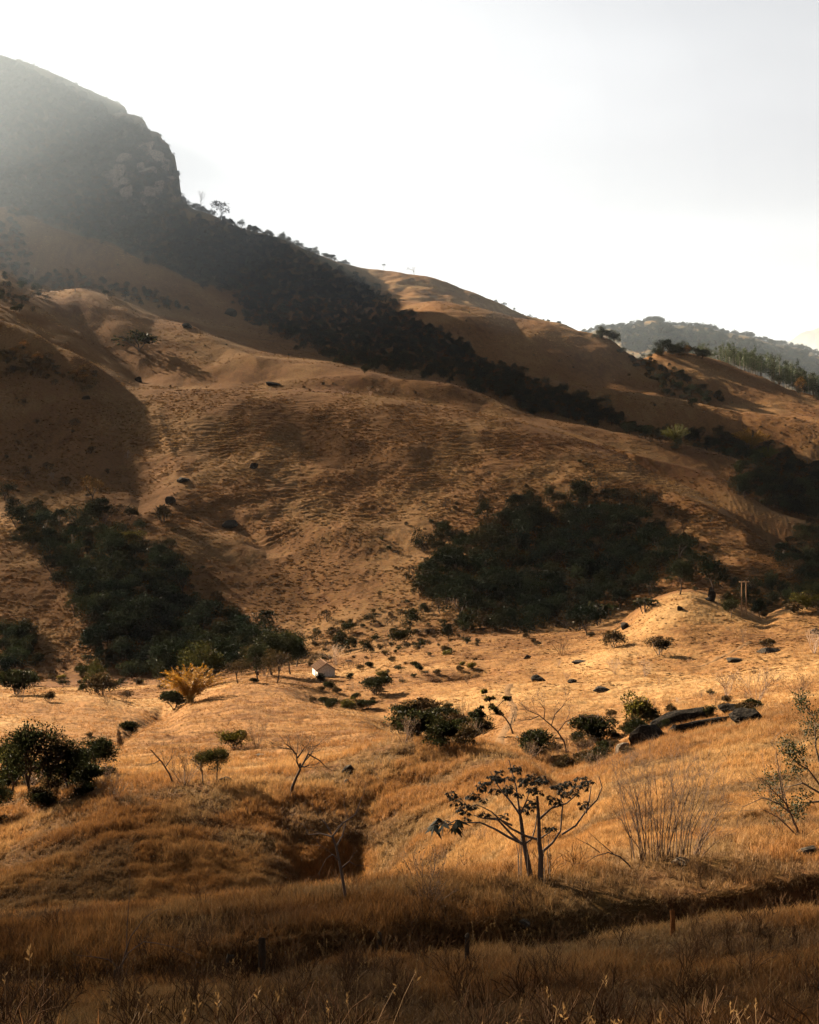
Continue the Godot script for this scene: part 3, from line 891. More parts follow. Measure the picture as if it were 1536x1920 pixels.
	skyline("on the far wooded hills", 1086, 1560, 2.2, 31, 33, ["green", "olive", "olive", "green", "green"], Vector2(0.7, 1.5))
	wood("above the dark gully on the left slope", [0, 760, 90, 770, 200, 800, 240, 860, 250, 930, 200, 960, 0, 930], 34, {"brown": .3, "shrub": .3, "brown_bush": .3, "bare": .1}, Vector2(0.5, 0.95), 0.25)
	wood("on the orange-tinted crest at the left", [0, 655, 60, 665, 120, 690, 205, 715, 190, 724, 90, 716, 0, 705], 15, {"orange": .6, "brown": .2, "bush": .2}, Vector2(0.55, 1.0), 0.05)
	wood("along the crest of the pasture hill", [270, 727, 420, 722, 560, 728, 620, 722, 720, 728, 840, 756, 840, 766, 700, 742, 560, 735, 400, 731, 270, 732], 13, {"pale_shrub": .7, "brown_bush": .3}, Vector2(0.5, 1.0), 0.35)
	wood("on the upper pasture", [200, 600, 500, 640, 690, 690, 600, 715, 300, 715, 230, 690], 38, {"bush": .4, "shrub": .3, "brown_bush": .3}, Vector2(0.4, 0.9), 0.6)
	wood("on the upper pasture's hazy brow", [90, 440, 260, 490, 420, 560, 460, 620, 360, 590, 200, 530, 80, 480], 32, {"bush": .5, "brown_bush": .5}, Vector2(0.4, 0.9), 0.6)
	wood("on the middle grassy ridge", [840, 590, 960, 605, 1150, 670, 1230, 735, 1100, 715, 900, 660], 30, {"bush": .4, "brown_bush": .6}, Vector2(0.4, 1.0), 0.55)
	wood("on the open hill left of the plantation", [1240, 675, 1330, 690, 1440, 740, 1530, 775, 1380, 765, 1300, 720], 30, {"bush": .3, "brown_bush": .7}, Vector2(0.4, 0.9), 0.5)
	wood("on the slopes above the orange bamboo", [1110, 740, 1350, 780, 1536, 800, 1536, 860, 1400, 820, 1250, 795], 34, {"bush": .4, "brown_bush": .6}, Vector2(0.4, 1.0), 0.55)
	wood("on the right flank of the pasture hill", [1240, 930, 1400, 1000, 1480, 1060, 1480, 1100, 1330, 1080, 1250, 990], 36, {"shrub": .5, "brown_bush": .3, "brown": .2}, Vector2(0.5, 0.9), 0.3)
	wood("at the left foot of the pasture hill", [560, 1190, 700, 1150, 800, 1130, 830, 1180, 900, 1195, 760, 1220, 640, 1238, 560, 1215], 19, {"brown_bush": .3, "shrub": .12, "bush": .28, "olive": .15, "brown": .15}, Vector2(0.6, 1.1), 0.12)
	wood("along the stream behind the valley floor", [640, 1222, 760, 1208, 900, 1190, 1050, 1178, 1150, 1172, 1150, 1180, 1050, 1186, 900, 1200, 760, 1222, 650, 1240], 20, {"brown_bush": .45, "shrub": .35, "bush": .2}, Vector2(0.5, 0.9), 0.15)
	wood("in the hollow below the white house", [560, 1310, 640, 1300, 730, 1305, 760, 1320, 700, 1334, 590, 1326], 19, {"brown_bush": .4, "bush": .4, "shrub": .2}, Vector2(0.6, 0.9))
	wood("in the gully in the middle of the valley", [745, 1340, 800, 1330, 880, 1340, 920, 1370, 880, 1395, 790, 1394, 745, 1374], 21, {"bush": .4, "brown_bush": .35, "shrub": .25}, Vector2(0.8, 1.4))
	wood("along the back of the left meadow", [0, 1285, 120, 1290, 300, 1282, 300, 1296, 150, 1302, 0, 1300], 28, {"brown_bush": .4, "shrub": .3, "bush": .3}, Vector2(0.7, 1.2))
	wood("on the brushy margin of the dark wood", [690, 1080, 740, 1000, 830, 930, 960, 890, 1100, 872, 1220, 905, 1290, 990, 1370, 1070, 1340, 1095, 1300, 1080, 1240, 1020, 1180, 945, 1090, 925, 990, 940, 920, 965, 840, 995, 765, 1045, 790, 1110, 815, 1165, 740, 1170], 27, {"brown_bush": .4, "shrub": .25, "bush": .2, "brown": .15}, Vector2(0.5, 1.1), 0.35)
	wood("on the brushy margin of the left gully", [60, 930, 200, 940, 320, 985, 365, 1060, 420, 1165, 520, 1185, 640, 1215, 640, 1240, 560, 1205, 480, 1180, 400, 1180, 350, 1115, 340, 1055, 290, 1005, 200, 970, 100, 955], 24, {"brown_bush": .4, "shrub": .25, "bush": .2, "brown": .15}, Vector2(0.5, 1.1), 0.3)
	wood("in the scrub along the left foot of the hills", [0, 1235, 120, 1225, 240, 1262, 400, 1280, 520, 1268, 600, 1250, 640, 1236, 620, 1262, 500, 1280, 400, 1292, 250, 1292, 100, 1285, 0, 1282], 21, {"bush": .35, "brown_bush": .25, "shrub": .2, "olive": .12, "yellow_bush": .08}, Vector2(0.6, 1.2), 0.1)
	wood("in the rough ground right of the house", [650, 1240, 760, 1225, 860, 1215, 900, 1240, 850, 1270, 760, 1285, 690, 1300, 660, 1270], 22, {"brown_bush": .4, "bush": .25, "shrub": .25, "yellow_bush": .1}, Vector2(0.4, 0.9), 0.25)
	wood("in the brushy bottom under the dark wood", [700, 1195, 830, 1180, 960, 1192, 1140, 1176, 1150, 1182, 1100, 1188, 900, 1204, 720, 1215], 22, {"brown_bush": .45, "bush": .25, "shrub": .3}, Vector2(0.6, 1.1), 0.1)
	wood("in the brush behind the bare knolls", [1300, 1108, 1420, 1110, 1536, 1112, 1600, 1112, 1600, 1136, 1500, 1136, 1420, 1150, 1340, 1122], 24, {"bush": .5, "brown_bush": .3, "olive": .2}, Vector2(0.6, 1.1))
	wood("among the left thicket's undergrowth", [0, 1460, 60, 1440, 150, 1425, 205, 1440, 200, 1475, 120, 1500, 0, 1520], 32, {"bush": .4, "brown_bush": .4, "shrub": .2}, Vector2(0.6, 1.1))
	wood("around the rock outcrop", [1090, 1385, 1180, 1350, 1230, 1345, 1340, 1322, 1430, 1322, 1430, 1340, 1250, 1372, 1180, 1395, 1120, 1402], 24, {"brown_bush": .55, "shrub": .3, "bush": .15}, Vector2(0.4, 0.8), 0.15)
	wood("scattered over the pale valley floor", [960, 1215, 1180, 1225, 1536, 1215, 1536, 1310, 1300, 1290, 1000, 1290], 46, {"shrub": .4, "pale_shrub": .6}, Vector2(0.3, 0.7), 0.45)
	wood("scattered over the left meadows", [0, 1310, 300, 1300, 700, 1290, 720, 1350, 500, 1370, 300, 1400, 0, 1420], 52, {"brown_bush": .25, "shrub": .75}, Vector2(0.2, 0.45), 0.6)
	wood("in the thicket in front of the sandy path", [955, 1412, 1060, 1400, 1150, 1390, 1200, 1385, 1160, 1420, 1100, 1450, 1010, 1440], 22, {"shrub": .6, "brown_bush": .3, "bush": .1}, Vector2(0.6, 1.0))
	wood("in the fold beside the large-leaved tree", [600, 1700, 700, 1660, 790, 1625, 900, 1615, 930, 1640, 760, 1670, 660, 1705], 52, {"shrub": 1.0}, Vector2(0.35, 0.6), 0.2)

func skyline(belt: String, x0: float, x1: float, gap: float, k0: int, k1: int, mix: Array, size: Vector2) -> void:
	var x := x0
	while x < x1:
		var p := crest(x, k0, k1)
		planted.append({"belt": belt, "kind": mix[rng.randi() % mix.size()], "p": p + Vector3(0, -1.8, rnd(-6, 1)), "s": rnd(size.x, size.y), "d": -p.z})
		x += gap * rnd(0.5, 1.5)

var path_points := PackedVector3Array()

func on_path(p: Vector3) -> bool:
	for q in path_points:
		if absf(q.x - p.x) < 1.1 and absf(q.z - p.z) < 1.6: return true
	return false

func set_grass() -> void:
	stalks()
	# tufts of dry grass on the ground near the camera, thinning out across the valley
	var meshes: Array[Mesh] = []
	for k in 4:
		var g := Geo.new()
		for i in 13:
			var a := rnd(0, TAU)
			var o := Vector3(cos(a), 0, sin(a))
			var b := rnd(0, TAU)
			g.blade(o * rnd(0, 0.16), Vector3(rng.randfn() * .12 + 0.06, 0, rng.randfn() * .12), rnd(0.16, 0.42), rnd(0.010, 0.02), shade(Color(1, 1, 1), 0.3), Vector3(cos(b), 0, sin(b)))
		meshes.append(g.mesh(grass_mat))
	var lists: Array = [[], [], [], []]
	var tints: Array = [PackedColorArray(), PackedColorArray(), PackedColorArray(), PackedColorArray()]
	var c0 := 0
	while col_x[c0] < -380: c0 += 1
	var c1 := c0
	while col_x[c1] < 1930: c1 += 1
	for k in range(0, 13):
		var count: int = [16000, 40000, 16000, 16000, 35000, 40000, 100000, 50000, 22000, 44000, 34000, 26000, 16000][k]
		for i in count:
			var r := layer_row[k] + rng.randf() * (layer_row[k + 1] - layer_row[k])
			var c := c0 + rng.randf() * (c1 - c0)
			var ci := int(c)
			var ri := int(r)
			var p := point(ci, ri).lerp(point(ci + 1, ri), c - ci).lerp(point(ci, ri + 1).lerp(point(ci + 1, ri + 1), c - ci), r - ri)
			if k == 0 and p.z > -9.0: continue
			if k > 8 and on_path(p): continue
			var patch := n6.get_noise_2d(p.x * 0.45, p.z * 0.45)
			if patch < -0.12 and rng.randf() < 0.6: continue
			var s := rnd(0.6, 1.3) * (1.0 + smooth01(60, 200, -p.z) * 0.7) * (1.0 - 0.4 * smooth01(170, 230, -p.z))
			var w := rng.randi() % 4
			var tall := (0.5 if k == 2 or k == 3 else 0.75 if k < 4 else 1.0) + 0.6 * n6.get_noise_2d(p.x * 2.0, p.z * 2.0) + 0.5 * patch
			lists[w].append(Transform3D(Basis(Vector3.UP, rnd(0, TAU)).scaled_local(Vector3(s, s * tall, s)), p))
			var t := grass_tint(p)
			t = t.lerp(Color(0.10, 0.068, 0.04), smooth01(0.02, -0.3, patch + rnd(-.1, .1)) * 0.7)
			t = t.lerp(Color(0.26, 0.185, 0.095), smooth01(0.05, 0.4, n60.get_noise_2d(p.x * 4.0, p.z * 4.0) + rnd(-.15, .15)) * 0.35)
			var b := rnd(0.62, 1.4)
			tints[w].append(Color(t.r * b * 1.55, t.g * b * 1.42, t.b * b * 1.2))
	for w in 4:
		var list: Array[Transform3D] = []
		list.assign(lists[w])
		var o := many("grass", meshes[w], list, tints[w], null)
		o.set_meta("label", "short dry golden grass covering the near slopes")
	# shaggy clumps on the grazed hillsides
	var clumps: Array[Mesh] = []
	for k in 3:
		var g := Geo.new()
		for i in 9:
			var a := rnd(0, TAU)
			var b := rnd(0, TAU)
			g.blade(Vector3(cos(a), -0.1, sin(a)) * rnd(0, 0.5), Vector3(rng.randfn() * .3, 0, rng.randfn() * .3), rnd(0.25, 0.6), rnd(0.25, 0.5), shade(Color(1, 1, 1), 0.2), Vector3(cos(b), 0, sin(b)))
		clumps.append(g.mesh(grass_mat))
	lists = [[], [], []]
	tints = [PackedColorArray(), PackedColorArray(), PackedColorArray()]
	for k in range(9, 27):
		var count: int = [0, 0, 0, 0, 0, 0, 0, 0, 0, 0, 0, 3000, 4000, 1000, 70000, 90000, 80000, 30000, 2000, 10000, 0, 12000, 0, 26000, 2000, 40000, 0][k]
		for i in count:
			var r := layer_row[k] + rng.randf() * (layer_row[k + 1] - layer_row[k])
			var c := c0 + rng.randf() * (c1 - c0)
			var ci := int(c)
			var ri := int(r)
			var p := point(ci, ri).lerp(point(ci + 1, ri), c - ci).lerp(point(ci, ri + 1).lerp(point(ci + 1, ri + 1), c - ci), r - ri)
			if k > 13:
				# along the lips of the cattle terraces
				var q := (p.y - EYE) / 1.5 + 1.8 * nter.get_noise_2d(p.x, -p.z) + 0.5 * n6.get_noise_2d(p.x * 0.5, -p.z * 0.5)
				q -= floorf(q)
				if q > 0.14 and q < 0.9 and rng.randf() > 0.18: continue
				if n60.get_noise_2d(p.x * 1.1 + 300, p.z * 1.1) + rnd(-.35, .35) < -0.02: continue
			elif n60.get_noise_2d(p.x * 2.3, p.z * 2.3) + rnd(-.3, .3) < 0.0: continue
			var s := rnd(0.5, 1.15) * (0.6 if k < 13 else 1.0)
			var w := rng.randi() % 3
			lists[w].append(Transform3D(Basis(Vector3.UP, rnd(-.5, .5) + (PI if rng.randf() < 0.5 else 0.0)).scaled_local(Vector3(s * 1.7, s * 0.8, s * 0.8)), p))
			var t := grass_tint(p)
			var b := rnd(0.6, 1.35)
			tints[w].append(Color(t.r * b * 1.15, t.g * b * 1.12, t.b * b * 1.1))
	for w in 3:
		var list: Array[Transform3D] = []
		list.assign(lists[w])
		var o := many("grass_clumps", clumps[w], list, tints[w], null)
		o.set_meta("label", "shaggy clumps of dry grass on the grazed hills")

func stalks() -> void:
	# tall bent seed stalks and dry weeds standing above the near grass
	var meshes: Array[Mesh] = []
	for k in 3:
		var g := Geo.new()
		for i in 3:
			var q := Vector3(rnd(-.15, .15), -0.05, rnd(-.15, .15))
			var lean := Vector3(rnd(-.5, .5), 0, rnd(-.5, .5))
			var h := rnd(0.7, 1.3)
			for s in 5:
				var e := q + Vector3.UP * h * 0.2 * (1.0 - 0.13 * s * lean.length()) + lean * 0.06 * (s + 1)
				g.tube(q, e, 0.006 - s * 0.0006, 0.0055 - s * 0.0006, Color.WHITE, 3)
				q = e
			for m in 6: g.leaf(q - Vector3.UP * 0.02 * m, (Vector3.UP + ball() * 0.8).normalized(), ball(), 0.06, 0.02, Color(1.1, 1.05, 0.9))
		meshes.append(g.mesh(grass_mat))
	var weed := Geo.new()
	for i in 5: grow(weed, Vector3(rnd(-.1, .1), -0.05, rnd(-.1, .1)), (Vector3.UP + ball() * 0.5).normalized(), 0.42, 0.012, 2, 0.6, 0.1, Color(0.35, 0.3, 0.3), [], 3)
	meshes.append(weed.mesh(bark_mat))
	var c0 := column_of(-60)
	var c1 := column_of(1600)
	for w in 4:
		var list: Array[Transform3D] = []
		var tints := PackedColorArray()
		for i in (80 if w < 3 else 300):
			var r := int(lerpf(layer_row[0] + 20, layer_row[3] if w < 3 else layer_row[5], pow(rng.randf(), 1.5)))
			var p := point(int(lerpf(c0, c1, rng.randf())), r)
			if p.z > -12: continue
			list.append(Transform3D(Basis(Vector3.UP, rnd(0, TAU)).scaled_local(Vector3.ONE * rnd(0.6, 1.25)), p))
			var b := rnd(0.7, 1.5)
			tints.append(Color(0.21 * b, 0.125 * b, 0.055 * b))
		var o := many("dry_stalks" if w < 3 else "dry_weeds", meshes[w], list, tints, null)
		o.set_meta("label", "tall bent seed stalks above the foreground grass" if w < 3 else "twiggy dry weeds in the foreground grass")

# ---------------------------------------------------------------- single things
var rock_mat: StandardMaterial3D
var pale_rock_mat: StandardMaterial3D
var wood_mat: StandardMaterial3D
var plaster_mat: StandardMaterial3D
var tile_mat: StandardMaterial3D
var soil_mat: StandardMaterial3D

func grain(seed_: int, freq: float, stops: PackedFloat32Array, tones: PackedColorArray) -> NoiseTexture2D:
	var t := NoiseTexture2D.new()
	t.width = 256
	t.height = 256
	t.seamless = true
	t.noise = noise(seed_, freq, 5)
	var g := Gradient.new()
	g.offsets = stops
	g.colors = tones
	t.color_ramp = g
	return t

func surface_mat(called: String, tex: Texture2D, scale_: float, rough := 0.95) -> StandardMaterial3D:
	var m := StandardMaterial3D.new()
	m.resource_name = called
	m.albedo_texture = tex
	m.uv1_triplanar = true
	m.uv1_scale = Vector3.ONE * scale_
	m.roughness = rough
	m.metallic_specular = 0.12
	return m

func thing_materials() -> void:
	rock_mat = surface_mat("dark rock", grain(41, 0.03, PackedFloat32Array([0.2, 0.5, 0.62, 0.8]), PackedColorArray([lin(.003, .0023, .0017), lin(.006, .0046, .0034), lin(.013, .010, .0075), lin(.045, .036, .027)])), 0.35)
	pale_rock_mat = surface_mat("weathered rock", grain(42, 0.03, PackedFloat32Array([0.2, 0.5, 0.8]), PackedColorArray([lin(.04, .031, .022), lin(.085, .066, .048), lin(.15, .12, .09)])), 0.4)
	brown_rock_mat = surface_mat("brown rock", grain(48, 0.03, PackedFloat32Array([0.2, 0.5, 0.8]), PackedColorArray([lin(.008, .007, .006), lin(.022, .018, .014), lin(.07, .058, .045)])), 0.4)
	cliff_mat = surface_mat("cliff rock", grain(47, 0.05, PackedFloat32Array([0.25, 0.5, 0.75]), PackedColorArray([lin(.05, .04, .033), lin(.17, .13, .105), lin(.30, .24, .2)])), 0.06)
	wood_mat = surface_mat("weathered post", grain(43, 0.05, PackedFloat32Array([0.2, 0.5, 0.8]), PackedColorArray([lin(.025, .017, .011), lin(.05, .035, .023), lin(.10, .07, .047)])), 2.0)
	wood_mat.uv1_scale = Vector3(9, 0.8, 9)
	plaster_mat = surface_mat("white plaster", grain(44, 0.02, PackedFloat32Array([0.2, 0.6, 0.9]), PackedColorArray([lin(.40, .37, .33), lin(.52, .50, .46), lin(.60, .58, .54)])), 0.3)
	tile_mat = surface_mat("clay tile", grain(45, 0.04, PackedFloat32Array([0.2, 0.5, 0.68, 0.85]), PackedColorArray([lin(.06, .033, .02), lin(.12, .062, .035), lin(.17, .10, .06), lin(.34, .27, .2)])), 0.6)
	soil_mat = surface_mat("trodden earth", grain(46, 0.03, PackedFloat32Array([0.2, 0.5, 0.8]), PackedColorArray([lin(.085, .045, .019), lin(.115, .064, .028), lin(.145, .085, .04)])), 0.5)

var cliff_mat: StandardMaterial3D
var brown_rock_mat: StandardMaterial3D

func rock_mesh(size: Vector3, cuts := 9, rough := 0.10, seed_ := 1) -> ArrayMesh:
	var r := RandomNumberGenerator.new()
	r.seed = seed_ * 97 + 5
	var sm := SphereMesh.new()
	sm.radial_segments = 20
	sm.rings = 10
	var a := sm.get_mesh_arrays()
	var v: PackedVector3Array = a[Mesh.ARRAY_VERTEX]
	var planes := []
	for i in cuts: planes.append([Vector3(r.randfn(), r.randfn() * 0.8, r.randfn()).normalized(), r.randf_range(0.2, 0.4)])
	var nz := noise(seed_, 1.7, 3)
	for i in v.size():
		var p := v[i]
		for q in planes:
			var over: float = p.dot(q[0]) - q[1]
			if over > 0.0: p -= (q[0] as Vector3) * over * 0.97
		p += p.normalized() * nz.get_noise_3dv(p * 2.0) * rough
		v[i] = p * size
	var st := SurfaceTool.new()
	st.begin(Mesh.PRIMITIVE_TRIANGLES)
	var idx: PackedInt32Array = a[Mesh.ARRAY_INDEX]
	st.set_smooth_group(-1)
	for i in idx: st.add_vertex(v[i])
	st.generate_normals()
	return st.commit()

# a rock seen w x h photograph pixels large, its foot at (px, py)
func rock(px: float, py: float, w: float, h: float, label: String, seed_: int, pale := false, deep := 0.8, tilt := 0.0, called := "rock", sink := 0.25) -> void:
	var p := hit(px, py)
	var k := -p.z / F
	var m := rock_mesh(Vector3(w * k, h * k * 1.35, w * k * deep) * 1.15, 14, 0.05, seed_)
	var o := obj(called, m, cliff_mat if called == "cliff_rock" else pale_rock_mat if pale else rock_mat if called in ["rock_slab", "boulder"] else brown_rock_mat)
	o.position = p + Vector3(0, h * k * (0.36 - sink * 0.6), 0)
	o.rotation = Vector3(0.05, 0.3 * sin(seed_), tilt)
	tag(o, label, "rock", "pale rock faces in the cliff" if called == "cliff_rock" and py > 250 else "")

# tubes along a line traced in the view (offsets from the foot in photograph pixels), wandering in depth
func limb(g: Geo, d: float, foot: Vector2, pts: Array, r0: float, r1: float, col: Color, z0 := 0.0, z1 := 0.0, sides := 6) -> Array:
	var n := pts.size() / 2
	var ends := []
	var last := Vector3.ZERO
	var q := Vector3.ZERO
	for i in n:
		var t := float(i) / maxi(n - 1, 1)
		q = Vector3((float(pts[i * 2]) - foot.x) / F * d, (foot.y - float(pts[i * 2 + 1])) / F * d, lerpf(z0, z1, t) + (rnd(-.05, .05) if i > 0 else 0.0))
		if i > 0:
			g.tube(last, q, lerpf(r0, r1, (i - 1.0) / (n - 1)), lerpf(r0, r1, t), col, sides)
			ends.append([q, (q - last).normalized()])
		last = q
	return ends

func twigs(g: Geo, ends: Array, length: float, r: float, forks: int, each: int, col: Color, tips: Array, spread := 0.6) -> void:
	for e in ends:
		for k in each:
			grow(g, e[0], (Vector3(e[1]) + ball() * spread + Vector3.UP * 0.15).normalized(), length * rnd(0.6, 1.2), r, forks, 0.6, 0.1, col, tips, 3, 0.2)

func traced(called: String, label: String, category: String, px: float, py: float) -> Array:
	var p := hit(px, py)
	var o := thing(called, label, category, p + Vector3.DOWN * 0.05)
	return [o, -p.z, Vector2(px, py)]

# a plant sized by its height in photograph pixels
func sized(kind: String, called: String, label: String, category: String, px: float, py: float, h: float, wide := 1.0, group := "") -> Node3D:
	var p := hit(px, py)
	if py > 1200 and kind in ["bush", "brown_bush", "green", "olive", "brown"]: kind = "near_" + kind
	var unit: float = {"green": 10.0, "olive": 9.0, "brown": 8.0, "orange": 8.5, "bare": 6.5, "shrub": 2.9, "pale_shrub": 2.9, "bush": 3.2, "brown_bush": 2.6, "yellow_bush": 3.4, "bamboo": 9.0, "green_bamboo": 9.0, "gum": 26.0}[kind.trim_prefix("near_")]
	return plant(kind, called, label, category, p + Vector3.DOWN * 0.1, h / F * -p.z / unit, group, -1.0, wide)

func rosette(o: Node3D, at: Vector3, size: float, col: Color) -> void:
	var g := Geo.new()
	for i in 8:
		var a := TAU * i / 8.0 + rnd(-.3, .3)
		var out := Vector3(cos(a), rnd(-.5, .7), sin(a)).normalized()
		var hub := out * size * rnd(0.35, 0.6)
		g.tube(Vector3.ZERO, hub, size * 0.03, size * 0.02, Color(0.12, 0.08, 0.05), 3)
		var up := (Vector3.UP + ball() * 0.4).normalized()
		var s := out.cross(up).normalized()
		for k in 7:
			var w := (k - 3) * 0.62
			var along := (out * cos(w) + s * sin(w) + Vector3.DOWN * rnd(0.5, 1.5)).normalized()
			g.leaf(hub, along, along.cross(up + ball() * 0.3).normalized(), size * rnd(0.4, 0.62), size * 0.17, shade(col, 0.3))
	var m := obj("leaf_cluster", g.mesh(leaf_mat), null, o)
	m.position = at

func large_leaved_tree() -> void:
	var t := traced("large_leaved_tree", "twin-stemmed tree with curving pale branches and drooping dark leaf clusters", "tree", 1003, 1653)
	var o: Node3D = t[0]
	var d: float = t[1]
	var f: Vector2 = t[2]
	var col := Color(0.105, 0.078, 0.06)
	var stems := [[997, 1656, 990, 1615, 983, 1581, 977, 1535, 975, 1522], [1012, 1653, 1013, 1597, 1010, 1572, 1009, 1533, 1006, 1486]]
	for k in 2:
		var g := Geo.new()
		limb(g, d, f, stems[k], 0.115, 0.05, col, k * 0.3, k * 0.3)
		obj("trunk", g.mesh(bark_mat), null, o)
	var arms := [
		[983, 1581, 955, 1568, 931, 1555, 902, 1543, 873, 1544, 860, 1545], [977, 1579, 958, 1563, 935, 1539, 906, 1538, 890, 1534],
		[1010, 1572, 986, 1564, 959, 1548, 942, 1533, 920, 1513, 897, 1499], [975, 1525, 959, 1504, 945, 1490, 933, 1475, 922, 1455],
		[983, 1580, 999, 1573, 1007, 1555, 1010, 1535], [975, 1522, 968, 1473, 955, 1424], [1014, 1597, 1037, 1579, 1052, 1557, 1056, 1513, 1050, 1480],
		[1052, 1557, 1079, 1542, 1097, 1517, 1119, 1495, 1129, 1473, 1123, 1453], [1097, 1517, 1105, 1497, 1110, 1473], [1010, 1535, 1035, 1517, 1066, 1511, 1088, 1495, 1101, 1468],
		[1010, 1533, 1043, 1497, 1050, 1478], [1010, 1572, 1020, 1562, 1032, 1552], [960, 1545, 930, 1525, 905, 1520], [975, 1525, 985, 1500, 993, 1470]]
	var k := 0
	for a in arms:
		var g := Geo.new()
		var z := rnd(-1.1, 1.1)
		limb(g, d, f, a, 0.055 if k < 3 or k == 6 else 0.04, 0.016, col * 1.25, 0.0 if k != 7 and k != 8 else 0.3, z, 5)
		obj("branch", g.mesh(bark_mat), null, o)
		k += 1
	var spots := [540, 260, 700, 270, 770, 260, 450, 340, 600, 350, 510, 450, 220, 480, 280, 580, 380, 540, 340, 680, 480, 600, 640, 610, 690, 500, 700, 380, 830, 380, 830, 440, 900, 350, 940, 380, 920, 500, 830, 630, 1070, 390, 1130, 330, 1160, 450, 1150, 410, 1060, 460, 1250, 380, 1300, 330, 1370, 360, 1260, 450, 1330, 410, 1300, 500, 1060, 790, 970, 330, 780, 480, 860, 520, 570, 380, 620, 300, 430, 560, 330, 600, 250, 530, 880, 420, 950, 440]
	for i in range(0, spots.size(), 2):
		var q := Vector2(800 + spots[i] / 4.518, 1380 + spots[i + 1] / 4.518)
		for n in (1 if i % 4 else 2):
			rosette(o, Vector3((q.x - f.x) / F * d, (f.y - q.y) / F * d, rnd(-1.2, 1.2)) + ball() * 0.16 * n, rnd(0.22, 0.35), Color(0.034, 0.031, 0.02))
	rosette(o, Vector3((838 - f.x) / F * d, (f.y - 1550) / F * d, -0.4), 0.95, Color(0.024, 0.026, 0.016))
	var thin := Geo.new()
	for i in 9:
		var x := rnd(960, 1035)
		limb(thin, d, f, [x, 1655, x + rnd(-3, 3), 1600, x + rnd(-9, 9), rnd(1530, 1570)], 0.02, 0.008, Color(0.1, 0.075, 0.06), rnd(-.5, .5), rnd(-.6, .6), 3)
	obj("stem", thin.mesh(bark_mat), null, o)

func fan_shrub(called: String, label: String, px: float, py: float, tops: Array, wide: float, col: Color, r := 0.02, forks := 2, twig := 0.5) -> void:
	var t := traced(called, label, "shrub", px, py)
	var g := Geo.new()
	var w := Geo.new()
	for i in range(0, tops.size(), 2):
		var tip := Vector2(tops[i], tops[i + 1])
		for k in 3:
			var e := tip + Vector2(rnd(-12, 12), rnd(-8, 14))
			var s := Vector2(px + (e.x - px) * 0.35 * wide / 40.0 + rnd(-.5, .5) * wide * 0.5, py + rnd(-4, 4))
			var m1 := s.lerp(e, 0.35) + Vector2((s.x - e.x) * 0.12, 0) + Vector2(rnd(-3, 3), 0)
			var m2 := s.lerp(e, 0.7) + Vector2((s.x - e.x) * 0.06, 0) + Vector2(rnd(-4, 4), 0)
			var ends := limb(g, t[1], t[2], [s.x, s.y, m1.x, m1.y, m2.x, m2.y, e.x, e.y], r * rnd(.8, 1.2), r * 0.3, shade(col, 0.2), rnd(-.3, .3), rnd(-1.3, 1.3), 4)
			twigs(w, ends, twig, r * 0.32, forks, 2, col, [])
	obj("stems", g.mesh(bark_mat), null, t[0])
	obj("twigs", w.mesh(bark_mat), null, t[0])

func twisted_tree(called: String, label: String, px: float, py: float, lines_: Array, r: float, twig: float, col: Color, forks := 3, each := 2, leaf_col := Color.BLACK, leaves := 0) -> void:
	var t := traced(called, label, "shrub" if called.contains("shrub") else "branch" if called.contains("branch") else "tree", px, py)
	var w := Geo.new()
	var tips := []
	for i in lines_.size():
		var g := Geo.new()
		var ends := limb(g, t[1], t[2], lines_[i], r if i == 0 else r * 0.6, r * 0.6 if i == 0 else r * 0.2, col, 0.0, 0.0 if i == 0 else rnd(-1.0, 1.0))
		obj("trunk" if i == 0 else "branch", g.mesh(bark_mat), null, t[0])
		if i > 0: twigs(w, ends, twig, r * 0.17, forks, each, col, tips)
	obj("twigs", w.mesh(bark_mat), null, t[0])
	if leaves > 0:
		var c := Geo.new()
		for tip in tips:
			for k in leaves:
				var a := ball()
				c.leaf(tip[0] + ball() * 0.28, a, a.cross(ball()).normalized(), twig * 0.2, twig * 0.12, shade(leaf_col, 0.3))
		obj("foliage", c.mesh(leaf_mat), null, t[0])

func post(px: float, foot: float, top: float, width: float, lean: float, label: String, col := Color(1, 1, 1)) -> void:
	var p := hit(px, foot)
	var k := -p.z / F
	var h := (foot - top) * k + 0.3
	var st := SurfaceTool.new()
	st.begin(Mesh.PRIMITIVE_TRIANGLES)
	var sides := 9
	var rings := 7
	var nz := noise(int(px), 1.2, 2)
	var pts := []
	for j in rings + 1:
		var ring := []
		for i in sides:
			var a := TAU * i / sides
			var y := h * j / rings
			var r := width * k * 0.5 * (1.0 - 0.08 * j / rings) * (1.0 + 0.22 * nz.get_noise_3d(cos(a) * 3.0, y * 2.0, sin(a) * 3.0))
			if j == rings: y += 0.05 * sin(a * 1.0 + px) - 0.02
			ring.append(Vector3(cos(a) * r + lean * y, y - 0.3, sin(a) * r * 0.85))
		pts.append(ring)
	st.set_smooth_group(-1)
	for j in rings:
		for i in sides:
			var b := (i + 1) % sides
			for q in [pts[j][i], pts[j][b], pts[j + 1][i], pts[j][b], pts[j + 1][b], pts[j + 1][i]]: st.add_vertex(q)
	var mid := Vector3(lean * h, h - 0.29, 0)
	for i in sides:
		for q in [pts[rings][i], pts[rings][(i + 1) % sides], mid]: st.add_vertex(q)
	st.generate_normals()
	var m := wood_mat
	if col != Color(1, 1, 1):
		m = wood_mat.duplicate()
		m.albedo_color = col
	var o := obj("fence_post", st.commit(), m)
	o.position = p
	tag(o, label, "fence post", "old fence posts along the foreground bank")

